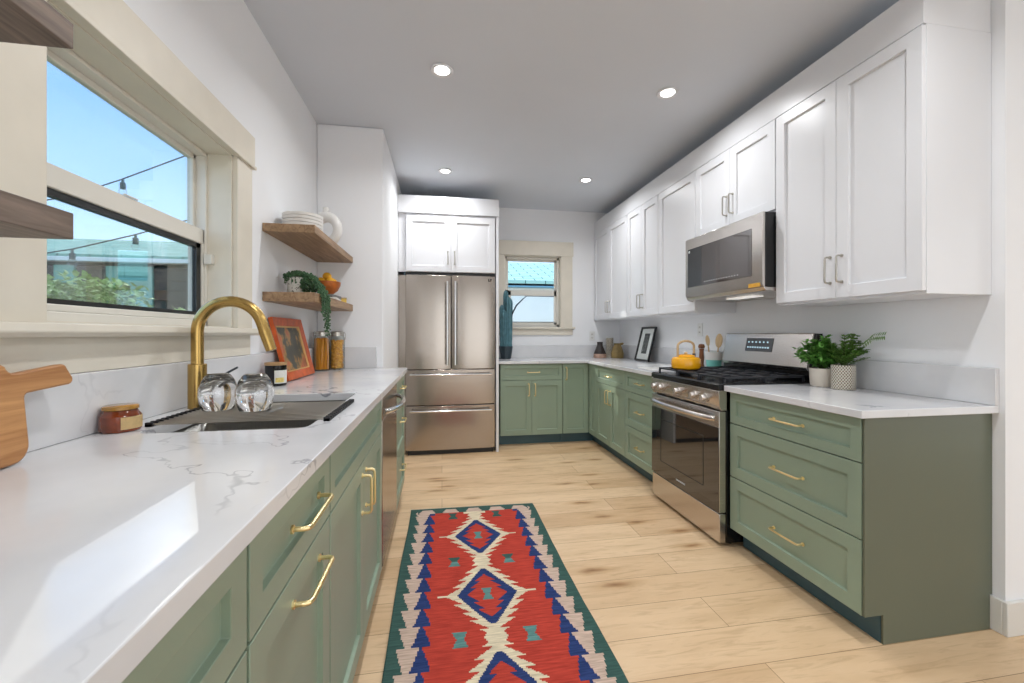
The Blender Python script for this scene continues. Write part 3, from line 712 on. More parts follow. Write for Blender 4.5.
# back guard
MB().prism([(.545, .89), (.545, .985), (.575, .99), (.625, .99), (.625, .89)], .004, W-.004, 'x').build('guard_base', 'black_enamel', r, bevel=.003)
g = MB().prism([(.525, 1.005), (.535, .985), (.63, .985), (.63, 1.205), (.575, 1.21), (.568, 1.205)], .004, W-.004, 'x').build('back_guard', 'steel_range', r, bevel=.004)
MB().prism([(.54, .98), (.63, .98), (.63, 1.206), (.58, 1.206)], W-.0039, W+.0001, 'x').build('guard_cap', 'black_enamel', r)
def gp(z): return .525+(.568-.525)*(z-1.005)/.2
dp = MB().prism([(gp(1.085)-.003, 1.085), (gp(1.175)-.003, 1.175), (gp(1.175)+.002, 1.175), (gp(1.085)+.002, 1.085)], .235, .475, 'x').build('display', 'dark_glass', g)
mm = MB()
for z, n_ in ((1.148, 6), (1.112, 9)):
    for i in range(n_):
        x = .255+i*(.205/n_); mm.box(x, x+.012, gp(z)-.0045, gp(z)-.0025, z-.005, z+.005)
mm.build('button_marks', 'display_glow', dp)

# ------------------------------------------------------------------ microwave
r = thing('microwave', 'stainless steel over-the-range microwave hanging above the stove', 'microwave', (1.85, 2.852, 0), -PI/2)
W = .76
MB().box(.002, W-.001, -.033, XR-1.85-.003, 1.475, 1.903).build('body', 'black_enamel', r, bevel=.003)
d = MB().prism([(-.045, 1.475), (-.05, 1.49), (-.05, 1.898), (-.044, 1.904), (-.034, 1.904), (-.034, 1.475)], 0, W, 'x').build('door', 'steel_range', r, bevel=.002)
MB().box(.035, W-.085, -.0525, -.0495, 1.545, 1.825).build('glass', 'mw_glass', d, bevel=.0008)
MB().box(.035, .20, -.0532, -.0525, 1.547, 1.823).build('control_strip', 'dark_glass', d)
mm = MB()
for i in range(14): mm.box(.23+i*.025, .238+i*.025, -.0535, -.0523, 1.565, 1.571)
mm.build('button_marks', 'print_mark', d)
MB().box(.045, .062, -.0540, -.0532, 1.797, 1.812).build('badge', 'print_mark', d)
MB().prism([(-.052, 1.477), (-.052, 1.50), (-.05, 1.50), (-.05, 1.477)], W-.11, W-.02, 'x').build('sticker', 'orange_sticker', d)
MB().prism([(-.045, 1.474), (-.03, 1.452), (.34, 1.444), (.37, 1.462), (0, 1.474)], .0, W, 'x').build('bottom_grille', 'steel_range', r, bevel=.002)
MB().box(.25, .50, .10, .18, 1.4435, 1.4475).build('lamp_lens', 'hood_lamp', r)

# ------------------------------------------------------------------ shelves
def shelf(label, y0, y1, z0, z1, mat):
    return tag(MB().box(XL+.001, -.645, y0, y1, z0, z1).build('floating_shelf', mat, bevel=.002), label, 'shelf', 'thick wooden floating shelves')
shelf('upper brown wooden shelf past the window, holding white plates', 2.273, YA-.002, 1.724, 1.766, 'shelf_wood')
shelf('lower brown wooden shelf past the window, holding a trailing plant and a fruit bowl', 2.273, YA-.002, 1.370, 1.418, 'shelf_wood')
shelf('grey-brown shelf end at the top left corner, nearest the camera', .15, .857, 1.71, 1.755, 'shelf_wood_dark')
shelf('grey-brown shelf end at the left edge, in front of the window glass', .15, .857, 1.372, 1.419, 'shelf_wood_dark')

# plates
r0 = None; z = 1.7665
names = ['bottom plate of the white stack on the upper shelf', 'second plate from the bottom of the white stack', 'third plate from the bottom of the white stack', 'fourth plate from the bottom of the white stack', 'top plate of the white stack on the upper shelf']
pl = MB().lathe([(0, 0), (.075, 0), (.085, .004), (.103, .012), (.105, .026), (.102, .027), (.099, .014), (.07, .006), (0, .006)], n=48).build('plate', 'white_ceramic')
for i, lb in enumerate(names):
    o = pl if i == 0 else pl.copy()
    if i: COL.objects.link(o)
    o.location = (-.772, 2.50, z+i*.0185); tag(o, lb, 'plate', 'stack of white plates')
# sculptural ring vase
m = MB(); n1, n2 = 40, 14
vs = []; fs = []
for i in range(n1):
    a = 2*PI*i/n1; rr = .036+.006*math.cos(a)
    for k in range(n2):
        b_ = 2*PI*k/n2; q = .085+rr*math.cos(b_); vs.append((rr*.85*math.sin(b_), q*math.cos(a), .122+q*math.sin(a)))
for i in range(n1):
    for k in range(n2): fs.append((i*n2+k, ((i+1) % n1)*n2+k, ((i+1) % n1)*n2+(k+1) % n2, i*n2+(k+1) % n2))
m.add(vs, fs)
m.lathe([(.022, .225), (.018, .25), (.020, .268), (.015, .268), (.012, .235), (.012, .225)], (0, 0), 20)
r = tag(m.build('ring_vase', 'white_ceramic', loc=(-.755, 2.90, 1.7665), rot=(0, 0, math.radians(72))), 'white ring-shaped ceramic vase beside the plates on the upper shelf', 'vase')

# ------------------------------------------------------------------ trailing plant
random.seed(3)
px_, py_, pz_ = -.80, 2.50, 1.4185
r = thing('trailing_plant', 'trailing string-of-pearls plant in a speckled white pot on the lower shelf', 'potted plant', (px_, py_, pz_))
MB().lathe([(0, 0), (.040, 0), (.052, .02), (.056, .10), (.052, .10), (.048, .09), (0, .088)], n=28).build('pot', 'speckled_ceramic', r)
m = MB(); beads = []
def strand(pts, step=.011, jit=.007):
    for a, b in zip(pts[:-1], pts[1:]):
        a, b = Vector(a), Vector(b); n = max(1, int((b-a).length/step))
        for i in range(n): beads.append(a.lerp(b, i/n)+Vector([random.uniform(-jit, jit) for _ in range(3)]))
    m.tube(pts, .0012, 4)
for i in range(420):
    a = random.uniform(0, 2*PI); q = random.uniform(0, .07)**1; beads.append(Vector((q*math.cos(a), q*math.sin(a), .10+.035*math.sqrt(max(0, 1-(q/.075)**2))*random.uniform(.3, 1.1))))
for i in range(420):
    v_ = Vector((random.gauss(0, 1), random.gauss(0, 1), random.gauss(0, 1))).normalized()*random.uniform(.6, 1); q_ = Vector((.075+v_.x*.05, -.035+v_.y*.055, .065+v_.z*.058))
    if q_.z > .004: beads.append(q_)
for i in range(26):   # short ones over the rim
    a = 2*PI*i/26+random.uniform(-.1, .1); L = random.uniform(.02, .05)
    if abs(((a-(-.9)+PI) % (2*PI))-PI) < .5: L = .02
    q = .062; strand([(q*math.cos(a), q*math.sin(a), .11), (q*1.08*math.cos(a), q*1.08*math.sin(a), .11-L)])
for i in range(34):   # cascade toward the room, falling off the shelf
    s_ = random.uniform(-.02, .03); e = random.uniform(.16, .19); off = random.uniform(-.11, -.01)
    L = random.uniform(.02, .12) if i > 9 else random.uniform(.12, .24)
    strand([(.04, off*.3+s_, .12), (.08, off*.6+s_, .105), (.12, off+s_, .06), (.145+random.uniform(0, .01), off*1.2+s_, .01), (e, off*1.3+s_, -.03)] if L < .05 else
           [(.04, off*.3+s_, .12), (.09, off*.6+s_, .10), (.14, off+s_, .045), (.166, off*1.2+s_, -.005), (.170, off*1.3+s_*.4, -L)])
for p in beads: m.sphere(p, random.uniform(.0045, .0065), 6)
m.build('foliage', 'leaf_trailing', r, smooth=False)
# fruit bowl on books
tag(MB().box(-.085, .085, -.11, .11, 0, .022).build('book', ['book_white'], loc=(-.765, 2.93, 1.4186), rot=(0, 0, .1), bevel=.002), 'white book at the bottom of the two-book pile under the wooden fruit bowl', 'book')
tag(MB().box(-.075, .075, -.10, .10, 0, .020).build('book', ['book_grey'], loc=(-.765, 2.93, 1.4410), rot=(0, 0, -.05), bevel=.002), 'grey book on top of the white one, right under the fruit bowl', 'book')
BZ = 1.4616
r = tag(MB().lathe([(0, 0), (.035, 0), (.036, .006), (.066, .03), (.084, .065), (.086, .088), (.081, .088), (.076, .062), (.058, .032), (0, .014)], n=36).build('fruit_bowl', 'bowl_wood', loc=(-.755, 2.93, BZ)), 'round orange-brown wooden bowl of yellow fruit on the lower shelf', 'bowl')
k = 0
fl = ['yellow fruit at the left of the wooden bowl', 'yellow fruit at the right of the wooden bowl', 'yellow fruit at the front of the wooden bowl', 'yellow fruit at the back of the wooden bowl', 'yellow fruit topping the middle of the pile in the wooden bowl']
lem = None
for i, (x, y, z) in enumerate(((-.029, -.029, .088), (.029, .029, .088), (.029, -.029, .088), (-.029, .029, .088), (0, 0, .125))):
    if lem is None:
        lem = MB().sphere((0, 0, 0), .0285, 16, (1, 1.0, .95)).build('fruit', 'lemon'); o = lem
    else: o = lem.copy(); COL.objects.link(o)
    o.location = (-.755+x, 2.93+y, BZ+z); o.rotation_euler = (0, 0, i*.7); tag(o, fl[i], 'fruit', 'yellow fruit in the wooden bowl')
r = thing('tin', 'small yellow tin beside the fruit bowl near the end of the lower shelf', 'tin', (-.70, 3.105, 1.4188), .2)
MB().box(-.03, .03, -.045, .045, 0, .032).build('body', 'tin_yellow', r, bevel=.003)
MB().box(-.032, .032, -.047, .047, .032, .040).build('lid', 'pale_wood', r, bevel=.002)

# ------------------------------------------------------------------ left counter objects
def pasta_jar(label, loc, kind):
    r = thing('pasta_jar', label, 'jar', loc, 0, 'glass pasta jars')
    g_ = MB().lathe([(0, 0), (.050, 0), (.0525, .006), (.0525, .22), (.046, .235), (.046, .243), (.044, .243), (.044, .234), (.0505, .218), (.0505, .008), (0, .005)], n=32).build('glass_body', 'jar_glass', r)
    mm = MB(); mm.lathe([(.0475, .236), (.0475, .246), (.045, .246), (.045, .236)], n=30); mm.lathe([(0, .247), (.047, .247), (.047, .262), (.040, .268), (0, .268)], n=30)
    mm.tube([(.048, 0, .20), (.056, 0, .215), (.056, 0, .25), (.048, 0, .262)], .002, 6); mm.tube([(-.048, 0, .225), (-.054, 0, .24), (-.048, 0, .26)], .002, 6)
    mm.build('clip_lid', 'nickel', r)
    mm = MB(); random.seed(5)
    if kind == 'long':
        for i in range(150):
            a = random.uniform(0, 2*PI); q = .046*math.sqrt(random.random()); a2 = a+random.uniform(-.35, .35)
            mm.tube([(q*math.cos(a), q*math.sin(a), .008), (q*math.cos(a2), q*math.sin(a2), random.uniform(.205, .225))], .0022, 5)
    else:
        for i in range(520):
            a = random.uniform(0, 2*PI); q = .045*math.sqrt(random.uniform(.25, 1)); z = random.uniform(.012, .205)
            d_ = Vector([random.uniform(-1, 1) for _ in range(3)]).normalized()*.008; c = Vector((q*.9*math.cos(a), q*.9*math.sin(a), z))
            mm.tube([c-d_, c+d_], .0045, 6)
        mm.cyl((0, 0), .036, .008, .2, 16)
    o = mm.build('pasta', 'pasta_long' if kind == 'long' else 'pasta_short', r); o['kind'] = 'stuff'
pasta_jar('tall clip-top glass jar of long spaghetti, the left one', (-.815, 3.03, CL+.001), 'long')
pasta_jar('tall clip-top glass jar of short pasta, the right one', (-.735, 3.115, CL+.001), 'short')

# leaning framed painting
r = thing('painting', 'flower painting in an orange wooden frame leaning on the wall beside the faucet', 'framed picture', (-.806, 2.55, CL+.001), rot=(0, math.radians(-14), 0))
hw, H, fw = .225, .345, .045
mm = MB()
def mitre(mm, y0, y1, z0, z1, w_, x0, x1, xi):
    O = [(y0, z0), (y1, z0), (y1, z1), (y0, z1)]; I = [(y0+w_, z0+w_), (y1-w_, z0+w_), (y1-w_, z1-w_), (y0+w_, z1-w_)]
    vs = [(x0, *p) for p in O]+[(x1, *p) for p in O]+[(xi, *p) for p in I]+[(x0, *p) for p in I]
    fs = []
    for i in range(4):
        j = (i+1) % 4; fs += [(i, j, 4+j, 4+i), (4+i, 4+j, 8+j, 8+i), (8+i, 8+j, 12+j, 12+i), (12+i, 12+j, j, i)]
    mm.add(vs, fs)
mitre(mm, -hw, hw, 0, H, fw, -.0, .022, .012); mm.build('frame', 'orange_wood', r, bevel=.002)
mm = MB(); mitre(mm, -hw+fw, hw-fw, fw, H-fw, .007, .001, .013, .006); mm.build('fillet', 'gold_fillet', r)
MB().box(.001, .005, -hw+fw+.003, hw-fw-.003, fw+.003, H-fw-.003).build('canvas', 'flower_painting', r)

# black candle
r = thing('candle_jar', 'black glass candle with a wooden lid and white label beside the sink', 'candle', (-.80, 2.19, CL+.001))
MB().lathe([(0, 0), (.046, 0), (.047, .004), (.047, .098), (0, .098)], n=36).build('jar', 'black_glassy', r)
MB().lathe([(0, .099), (.049, .099), (.049, .111), (0, .111)], n=36).build('lid', 'wood_lid', r)
def arc_label(r_, a0, a1, z0, z1, name, mat, par, t=.0006):
    mm = MB(); n = 14; vs = []
    for i in range(n+1):
        a = a0+(a1-a0)*i/n
        for rr in (r_, r_+t):
            for z in (z0, z1): vs.append((rr*math.cos(a), rr*math.sin(a), z))
    fs = []
    for i in range(n):
        b_ = i*4; c = b_+4; fs += [(b_+2, c+2, c+3, b_+3), (b_, b_+1, c+1, c), (b_+1, b_+3, c+3, c+1), (b_, c, c+2, b_+2)]
    fs += [(0, 2, 3, 1), (n*4, n*4+1, n*4+3, n*4+2)]
    mm.add(vs, fs); return mm.build(name, mat, par)
lb = arc_label(.0472, -1.35, .15, .012, .075, 'label', 'label_white', r)
arc_label(.048, -1.25, -.45, .018, .040, 'label_emblem', 'label_yellow', lb)
# amber jar
r = thing('amber_jar', 'small amber glass jar with a kraft label, alone on the worktop near the cutting board', 'jar', (-.825, 1.235, CL+.001))
MB().lathe([(0, 0), (.040, 0), (.042, .004), (.042, .040), (.036, .048), (.034, .054), (0, .054)], n=36).build('jar', 'amber_glassy', r)
MB().lathe([(0, .0545), (.034, .0545), (.037, .056), (.037, .064), (.034, .066), (0, .066)], n=36).build('lid', 'amber_lid', r)
lb = arc_label(.0422, -.98, .55, .007, .038, 'label', 'kraft_label', r)
mm = MB()

# cutting boards
mm = MB()
P = []
def arc(cy, cz, rr, a0, a1, n=6): return [(cy+rr*math.cos(math.radians(a0+(a1-a0)*i/n)), cz+rr*math.sin(math.radians(a0+(a1-a0)*i/n))) for i in range(n+1)]
P += arc(.955, .035, .035, -90, 0); P += [(.99, .112)]; P += arc(1.0, .122, .01, 180, 90, 3)
P += [(1.085, .138)]; P += arc(1.09, .150, .012, -80, 20, 4); P += arc(1.078, .172, .012, 10, 90, 4)
P += [(.985, .174)]; P += arc(.975, .19, .016, -90, -170, 4); P += [(.94, .20), (.62, .20), (.60, .18), (.60, .01), (.62, 0)]
mm.prism(P, 0, .022, 'x')
tag(mm.build('cutting_board', 'board_wood', loc=(-.8225, -.022, CL+.001), rot=(0, math.radians(-5), 0), bevel=.004), 'wooden paddle cutting board with its handle to the right, leaning at the left edge', 'cutting board')
tag(MB().prism([(.56, 0), (.84, 0), (.955, .17), (.93, .215), (.88, .235), (.56, .235)], 0, .01, 'x').build('serving_board', 'marble_board', loc=(-.8435, -.022, CL+.001), rot=(0, math.radians(-5), 0), bevel=.002), 'grey-white marble board peeking out behind the wooden cutting board', 'serving board')

# wine glasses upside down
def tumbler(label, loc):
    return tag(MB().lathe([(.0425, 0), (.0500, .022), (.0535, .046), (.0525, .066), (.044, .092), (.034, .108), (.027, .113), (0, .1145), (0, .1125), (.0265, .111), (.0333, .1065), (.0432, .0912), (.0517, .0655), (.0527, .046), (.0492, .022), (.0418, .0003), (.0425, 0)], n=40).build('stemless_glass', 'wine_glass_clear', loc=loc), label, 'glass', 'upturned glasses on the rack')
tumbler('upturned stemless glass on the rack, the one touching the brass faucet', (-.704, 1.462, CL+.0122))
tumbler('upturned stemless glass on the rack, farther from the faucet', (-.585, 1.432, CL+.0122))

# ------------------------------------------------------------------ right side objects
# kettle
r = thing('kettle', 'yellow enamel kettle with a pale wooden loop handle on the back left burner', 'kettle', (1.685, 2.665, .959), 0)
MB().lathe([(0, 0), (.080, 0), (.094, .010), (.097, .03), (.096, .066), (.086, .082), (.060, .088), (0, .088)], n=40).build('body', 'enamel_yellow', r)
l = MB().lathe([(.060, .086), (.058, .098), (.03, .104), (0, .105)], n=32).build('lid', 'enamel_yellow', r)
MB().lathe([(0, .104), (.010, .105), (.013, .112), (.008, .119), (0, .12)], n=16).build('knob', 'pale_wood', l)
pts = [(-.062, 0, .085), (-.062, 0, .15)]+[(-.062*math.cos(PI*i/10), 0, .16+.036*math.sin(PI*i/10)) for i in range(11)]+[(.062, 0, .15), (.062, 0, .085)]
mm = MB()
for a, b in zip(pts[:-1], pts[1:]): pass
mm.tube(pts, .008, 10); mm.build('loop_handle', 'pale_wood', r)
MB().tube([(.062, 0, .082), (.062, 0, .108)], .011, 12).build('bracket', 'black_trim', r)
MB().tube([(.05, .055, .05), (.078, .09, .075), (.086, .10, .088)], [.018, .013, .012], 14).build('spout', 'enamel_yellow', r)

# crock with utensils
r = tag(MB().lathe([(0, 0), (.046, 0), (.052, .004), (.060, .14), (.061, .145), (.056, .145), (.048, .01), (0, .008)], n=32).build('utensil_crock', 'teal_crock', loc=(2.12, 2.972, CT+.001)), 'pale teal crock of wooden utensils beside the back of the stove', 'utensil holder')
o = MB().lathe([(.0605, .085), (.0622, .146), (.0605, .148), (.0585, .146)], n=32).build('glaze_rim', 'white_ceramic', r)
def spoon(label, x, y, tilt, tw, big):
    mm = MB(); mm.tube([(0, 0, 0), (0, 0, .18)], [.005, .006], 10); mm.sphere((0, 0, .225), .03*big, 16, (.28, .85, 1.5))
    return tag(mm.build('wooden_spoon', 'utensil_wood', loc=(x, y, CT+.013), rot=tilt), label, 'spoon', 'wooden utensils in the crock')
spoon('left wooden spoon standing in the teal crock', 2.105, 2.985, (math.radians(-5), math.radians(-4), 0), 0, 1)
spoon('right wooden spoon standing in the teal crock', 2.125, 2.952, (math.radians(6), math.radians(1), .3), 0, 1.25)
r = thing('pepper_mill', 'slim dark brown wooden pepper mill left of the teal crock', 'pepper mill', (2.07, 3.055, CT+.001))
MB().lathe([(0, 0), (.024, 0), (.024, .02), (.017, .05), (.020, .1), (.016, .15), (.02, .17), (0, .172)], n=20).build('body', 'brown_wood', r)
MB().lathe([(0, .173), (.022, .173), (.026, .185), (.02, .205), (0, .21)], n=20).build('cap', 'brown_wood', r)
tag(MB().box(1.64, 1.80, 3.06, 3.30, CT+.0008, CT+.006).build('trivet', 'white_ceramic', bevel=.002), 'thin pale board lying flat on the worktop left of the stove', 'trivet')

# black framed print
r = thing('framed_print', 'small black framed print leaning against the right wall above the green cabinets', 'framed picture', (2.10, 4.12, CT+.001), rot=(0, math.radians(14), 0))
hw, H = .15, .37
mm = MB()
def mitreR(mm, y0, y1, z0, z1, w_, x0, x1, xi):
    mitre(mm, y0, y1, z0, z1, w_, x0, x1, xi)
mitreR(mm, -hw, hw, 0, H, .018, .0, -.022, -.018); mm.build('frame', 'black_frame', r, bevel=.001)
MB().box(-.004, -.001, -hw+.01, hw-.01, .01, H-.01).build('backing', 'black_frame', r)
MB().box(-.008, -.0045, -hw+.017, hw-.017, .017, H-.017).build('mat', 'mat_board', r)
MB().box(-.0095, -.0085, -.055, .055, .08, .30).build('print', 'dark_print', r)

# vases in the corner
tag(MB().lathe([(0, 0), (.074, 0), (.076, .01), (.074, .05), (.046, .12), (.034, .15), (.034, .185), (.039, .192), (.032, .192), (.027, .15), (0, .1)], n=36, mi=0).build('vase', 'vase_black', loc=(1.89, 4.79, CT+.001)), 'flared black vase with a pale base, left of the trio in the back corner', 'vase', 'vases in the back corner')
o = MB().lathe([(.0745, .002), (.0772, .01), (.0752, .048), (.072, .05)], n=36).build('base_band', 'vase_blush', [x for x in bpy.data.objects if x.name.startswith('vase')][0])
v2 = tag(MB().lathe([(0, 0), (.04, 0), (.042, .02), (.042, .23), (.046, .24), (.04, .24), (.036, .22), (0, .2)], n=28).build('vase', 'diamond_ceramic', loc=(2.045, 4.86, CT+.001)), 'tall patterned cylinder vase behind the olive jug', 'vase', 'vases in the back corner')
r = thing('jug', 'squat olive brown pottery jug at the right of the vase trio', 'jug', (2.075, 4.70, CT+.001))
MB().lathe([(0, 0), (.066, 0), (.072, .01), (.074, .05), (.066, .09), (.05, .135), (.04, .155), (.044, .175), (.038, .175), (.032, .15), (0, .1)], n=32).build('body', 'vase_olive', r)
MB().tube([(.03, -.02, .165), (.05, -.035, .172), (.058, -.04, .18)], [.016, .012, .008], 12).build('spout', 'vase_olive', r)

# tall cactus
random.seed(11)
r = thing('potted_cactus', 'tall blue-green columnar cactus in a dark pot beside the refrigerator', 'potted plant', (.735, 4.78, CT+.001))
MB().lathe([(0, 0), (.055, 0), (.062, .01), (.080, .13), (.082, .145), (.074, .145), (.066, .12), (0, .115)], n=10).build('pot', 'dark_pot', r, angle=20)
def column(x, y, h, rr, lean=(0, 0), name='cactus_column'):
    mm = MB(); n = 20; rows = 26; vs = []
    for i in range(rows+1):
        t = i/rows; z = .11+h*t; q = rr*(1 if t < .85 else math.sqrt(max(0.0, 1-((t-.85)/.15)**2))*1+.0)
        for k in range(n):
            a = 2*PI*k/n; rad = max(.0005, q*(1+.16*(1 if k % 2 else -1)+.04*math.sin(z*90)))
            vs.append((x+lean[0]*t+rad*math.cos(a), y+lean[1]*t+rad*math.sin(a), z))
    fs = [(i*n+k, i*n+(k+1) % n, (i+1)*n+(k+1) % n, (i+1)*n+k) for i in range(rows) for k in range(n)]+[tuple(range(rows*n, rows*n+n))]
    mm.add(vs, fs); mm.build(name, 'cactus_teal', r, angle=60)
column(-.036, -.012, .52, .030, (-.012, 0)); column(.002, .022, .70, .028, (.0, 0)); column(.038, -.002, .60, .028, (.012, 0)); column(-.012, -.038, .46, .026, (-.015, -.005)); column(.022, -.036, .62, .024, (.0, 0))
pts = [(.045, -.01, .13), (.05, -.012, .42), (.07, -.014, .52), (.12, -.02, .62), (.20, -.03, .70), (.25, -.035, .735)]
MB().tube(pts, [.006, .007, .010, .009, .006, .001], 8).build('dried_flower_stalk', 'dark_leaf', r)

# plants by the stove
def leafy(m, base, tip, wid, n=1, curl=.3):
    base, tip = Vector(base), Vector(tip); d = tip-base; L = d.length; d.normalize()
    side = d.cross(Vector((random.uniform(-.4, .4), random.uniform(-.4, .4), 1))).normalized(); up = side.cross(d)
    k = L*curl*.5
    P = [base, base+d*L*.35+side*wid-up*k*.2, base+d*L*.7+side*wid*.7, tip-up*k, base+d*L*.7-side*wid*.7, base+d*L*.35-side*wid-up*k*.2, base+d*L*.4+up*k*.5]
    m.add(P, [(0, 1, 6), (1, 2, 6), (2, 3, 6), (3, 4, 6), (4, 5, 6), (5, 0, 6)])
def bushy(m, c, R, H, ns, leaves, size, flat=.6, tilt=(0, 0), fern=False):
    for i in range(ns):
        a = random.uniform(0, 2*PI); s_ = random.uniform(.25, 1); hx, hy = R*s_*math.cos(a)+tilt[0]*s_, R*s_*math.sin(a)+tilt[1]*s_; hz = H*random.uniform(.35, 1)*(1.1-.5*s_)
        p0 = Vector(c); p2 = p0+Vector((hx, hy, hz)); p1 = p0+Vector((hx*.35, hy*.35, hz*.75))
        pts = [p0*(1-t)**2+p1*2*t*(1-t)+p2*t*t for t in [j/7 for j in range(8)]]
        m.tube(pts, .0012, 4, mi=1)
        for j in range(3, 8):
            for _ in range(leaves):
                dr = Vector((random.uniform(-1, 1), random.uniform(-1, 1), random.uniform(-.3, .7))).normalized()
                if fern:
                    dd = (pts[j]-pts[j-1]).normalized(); sd_ = dd.cross(Vector((0, 0, 1))).normalized()*(1 if random.random() < .5 else -1); dr = (sd_+dd*.6+dr*.25).normalized()
                leafy(m, pts[j], pts[j]+dr*size*random.uniform(.6, 1.1), size*random.uniform(.22, .32))
random.seed(21)
r = thing('potted_plant', 'bushy green plant in a plain cream pot on the worktop right of the stove', 'potted plant', (2.08, 1.982, CT+.001))
MB().lathe([(0, 0), (.053, 0), (.057, .006), (.062, .10), (.058, .10), (.054, .088), (0, .086)], n=32).build('pot', 'beige_ceramic', r)
m = MB(); bushy(m, (0, 0, .08), .10, .20, 85, 4, .036, tilt=(-.03, .02)); m.build('foliage', ['leaf_green', 'stem_green'], r, smooth=False)
MB().lathe([(0, .0865), (.053, .0865), (.053, .089), (0, .089)], n=20).build('soil', 'soil', r)
r = thing('potted_plant', 'feathery green plant in a diamond-patterned pot, nearest the camera on the right worktop', 'potted plant', (2.08, 1.862, CT+.001))
MB().lathe([(0, 0), (.051, 0), (.053, .004), (.053, .125), (.050, .127), (.048, .122), (.048, .11), (0, .108)], n=36).build('pot', 'diamond_ceramic', r)
m = MB(); bushy(m, (0, 0, .1), .085, .21, 55, 6, .026, tilt=(.02, -.02), fern=True)
pts = [(0, 0, .11), (.03, -.03, .2), (.05, -.09, .26), (.055, -.16, .272)]; m.tube(pts, .0015, 4, mi=1)
for j in range(11):
    t = .35+.65*j/10; q = Vector(pts[1]).lerp(Vector(pts[3]), t)+Vector((0, 0, .03*(1-abs(2*t-1.3))))
    for s_ in (-1, 1): leafy(m, q, q+Vector((.006*s_, -.008, .022*s_)), .0032)
m.build('foliage', ['leaf_fern', 'stem_green'], r, smooth=False)
MB().lathe([(0, .109), (.047, .109), (.047, .112), (0, .112)], n=20).build('soil', 'soil', r)

# outlets
def outlet(label, loc, rz, wide=.07):
    r = thing('wall_outlet', label, 'outlet', loc, rz)
    p = MB().box(-wide/2, wide/2, -.006, -.0005, -.058, .058).build('cover_plate', 'outlet_white', r, bevel=.002)
    for z in (-.022, .022):
        MB().box(-.017, .017, -.0075, -.006, z-.014, z+.014).build('socket', 'white_ceramic', r, bevel=.001)
        MB().box(-.008, -.005, -.0082, -.0074, z-.005, z+.006).box(.005, .008, -.0082, -.0074, z-.005, z+.006).build('slots', 'dark_gap', r)
outlet('white wall outlet right of the back window above the worktop', (1.857, YB, 1.177), 0)
outlet('white wall switch plate behind the kettle on the right wall', (XR, 3.30, 1.24), -PI/2)

# ------------------------------------------------------------------ recessed lights
def can(loc, label, energy):
    r = thing('recessed_light', label, 'ceiling light', loc, 0, 'recessed ceiling lights')
    MB().lathe([(.044, -.001), (.062, -.001), (.066, -.004), (.064, -.009), (.044, -.006), (.044, -.001)], n=32).build('trim_ring', 'white_lacquer', r)
    MB().lathe([(0, -.002), (.044, -.002), (.044, -.0045), (0, -.0045)], n=32).build('lens', 'lamp_lens', r)
    d = bpy.data.lights.new('can_light', 'AREA'); d.shape = 'DISK'; d.size = .09; d.energy = energy; d.spread = math.radians(150); d.color = (.97, .985, 1)
    o = bpy.data.objects.new('can_light', d); COL.objects.link(o); o.parent = r; o.location = (0, 0, -.012)
    return r
CE = 7.5
can((0, 2.43, ZC), 'nearer left recessed ceiling light, over the middle of the room', CE)
can((1.405, 2.42, ZC), 'nearer right recessed ceiling light, beside the wall cabinets', CE)
can((.03, 3.93, ZC), 'farther left recessed ceiling light, in front of the refrigerator', CE)
can((1.405, 3.93, ZC), 'farther right recessed ceiling light, over the back corner', CE)
for x, y in ((0, .9), (1.405, .9), (0, -1.2), (1.9, -1.2), (3.8, -1.2)):  # lamps out of view, added for the light they give
    can((x, y, ZC), 'unseen recessed ceiling light behind the camera, added for its light', CE)

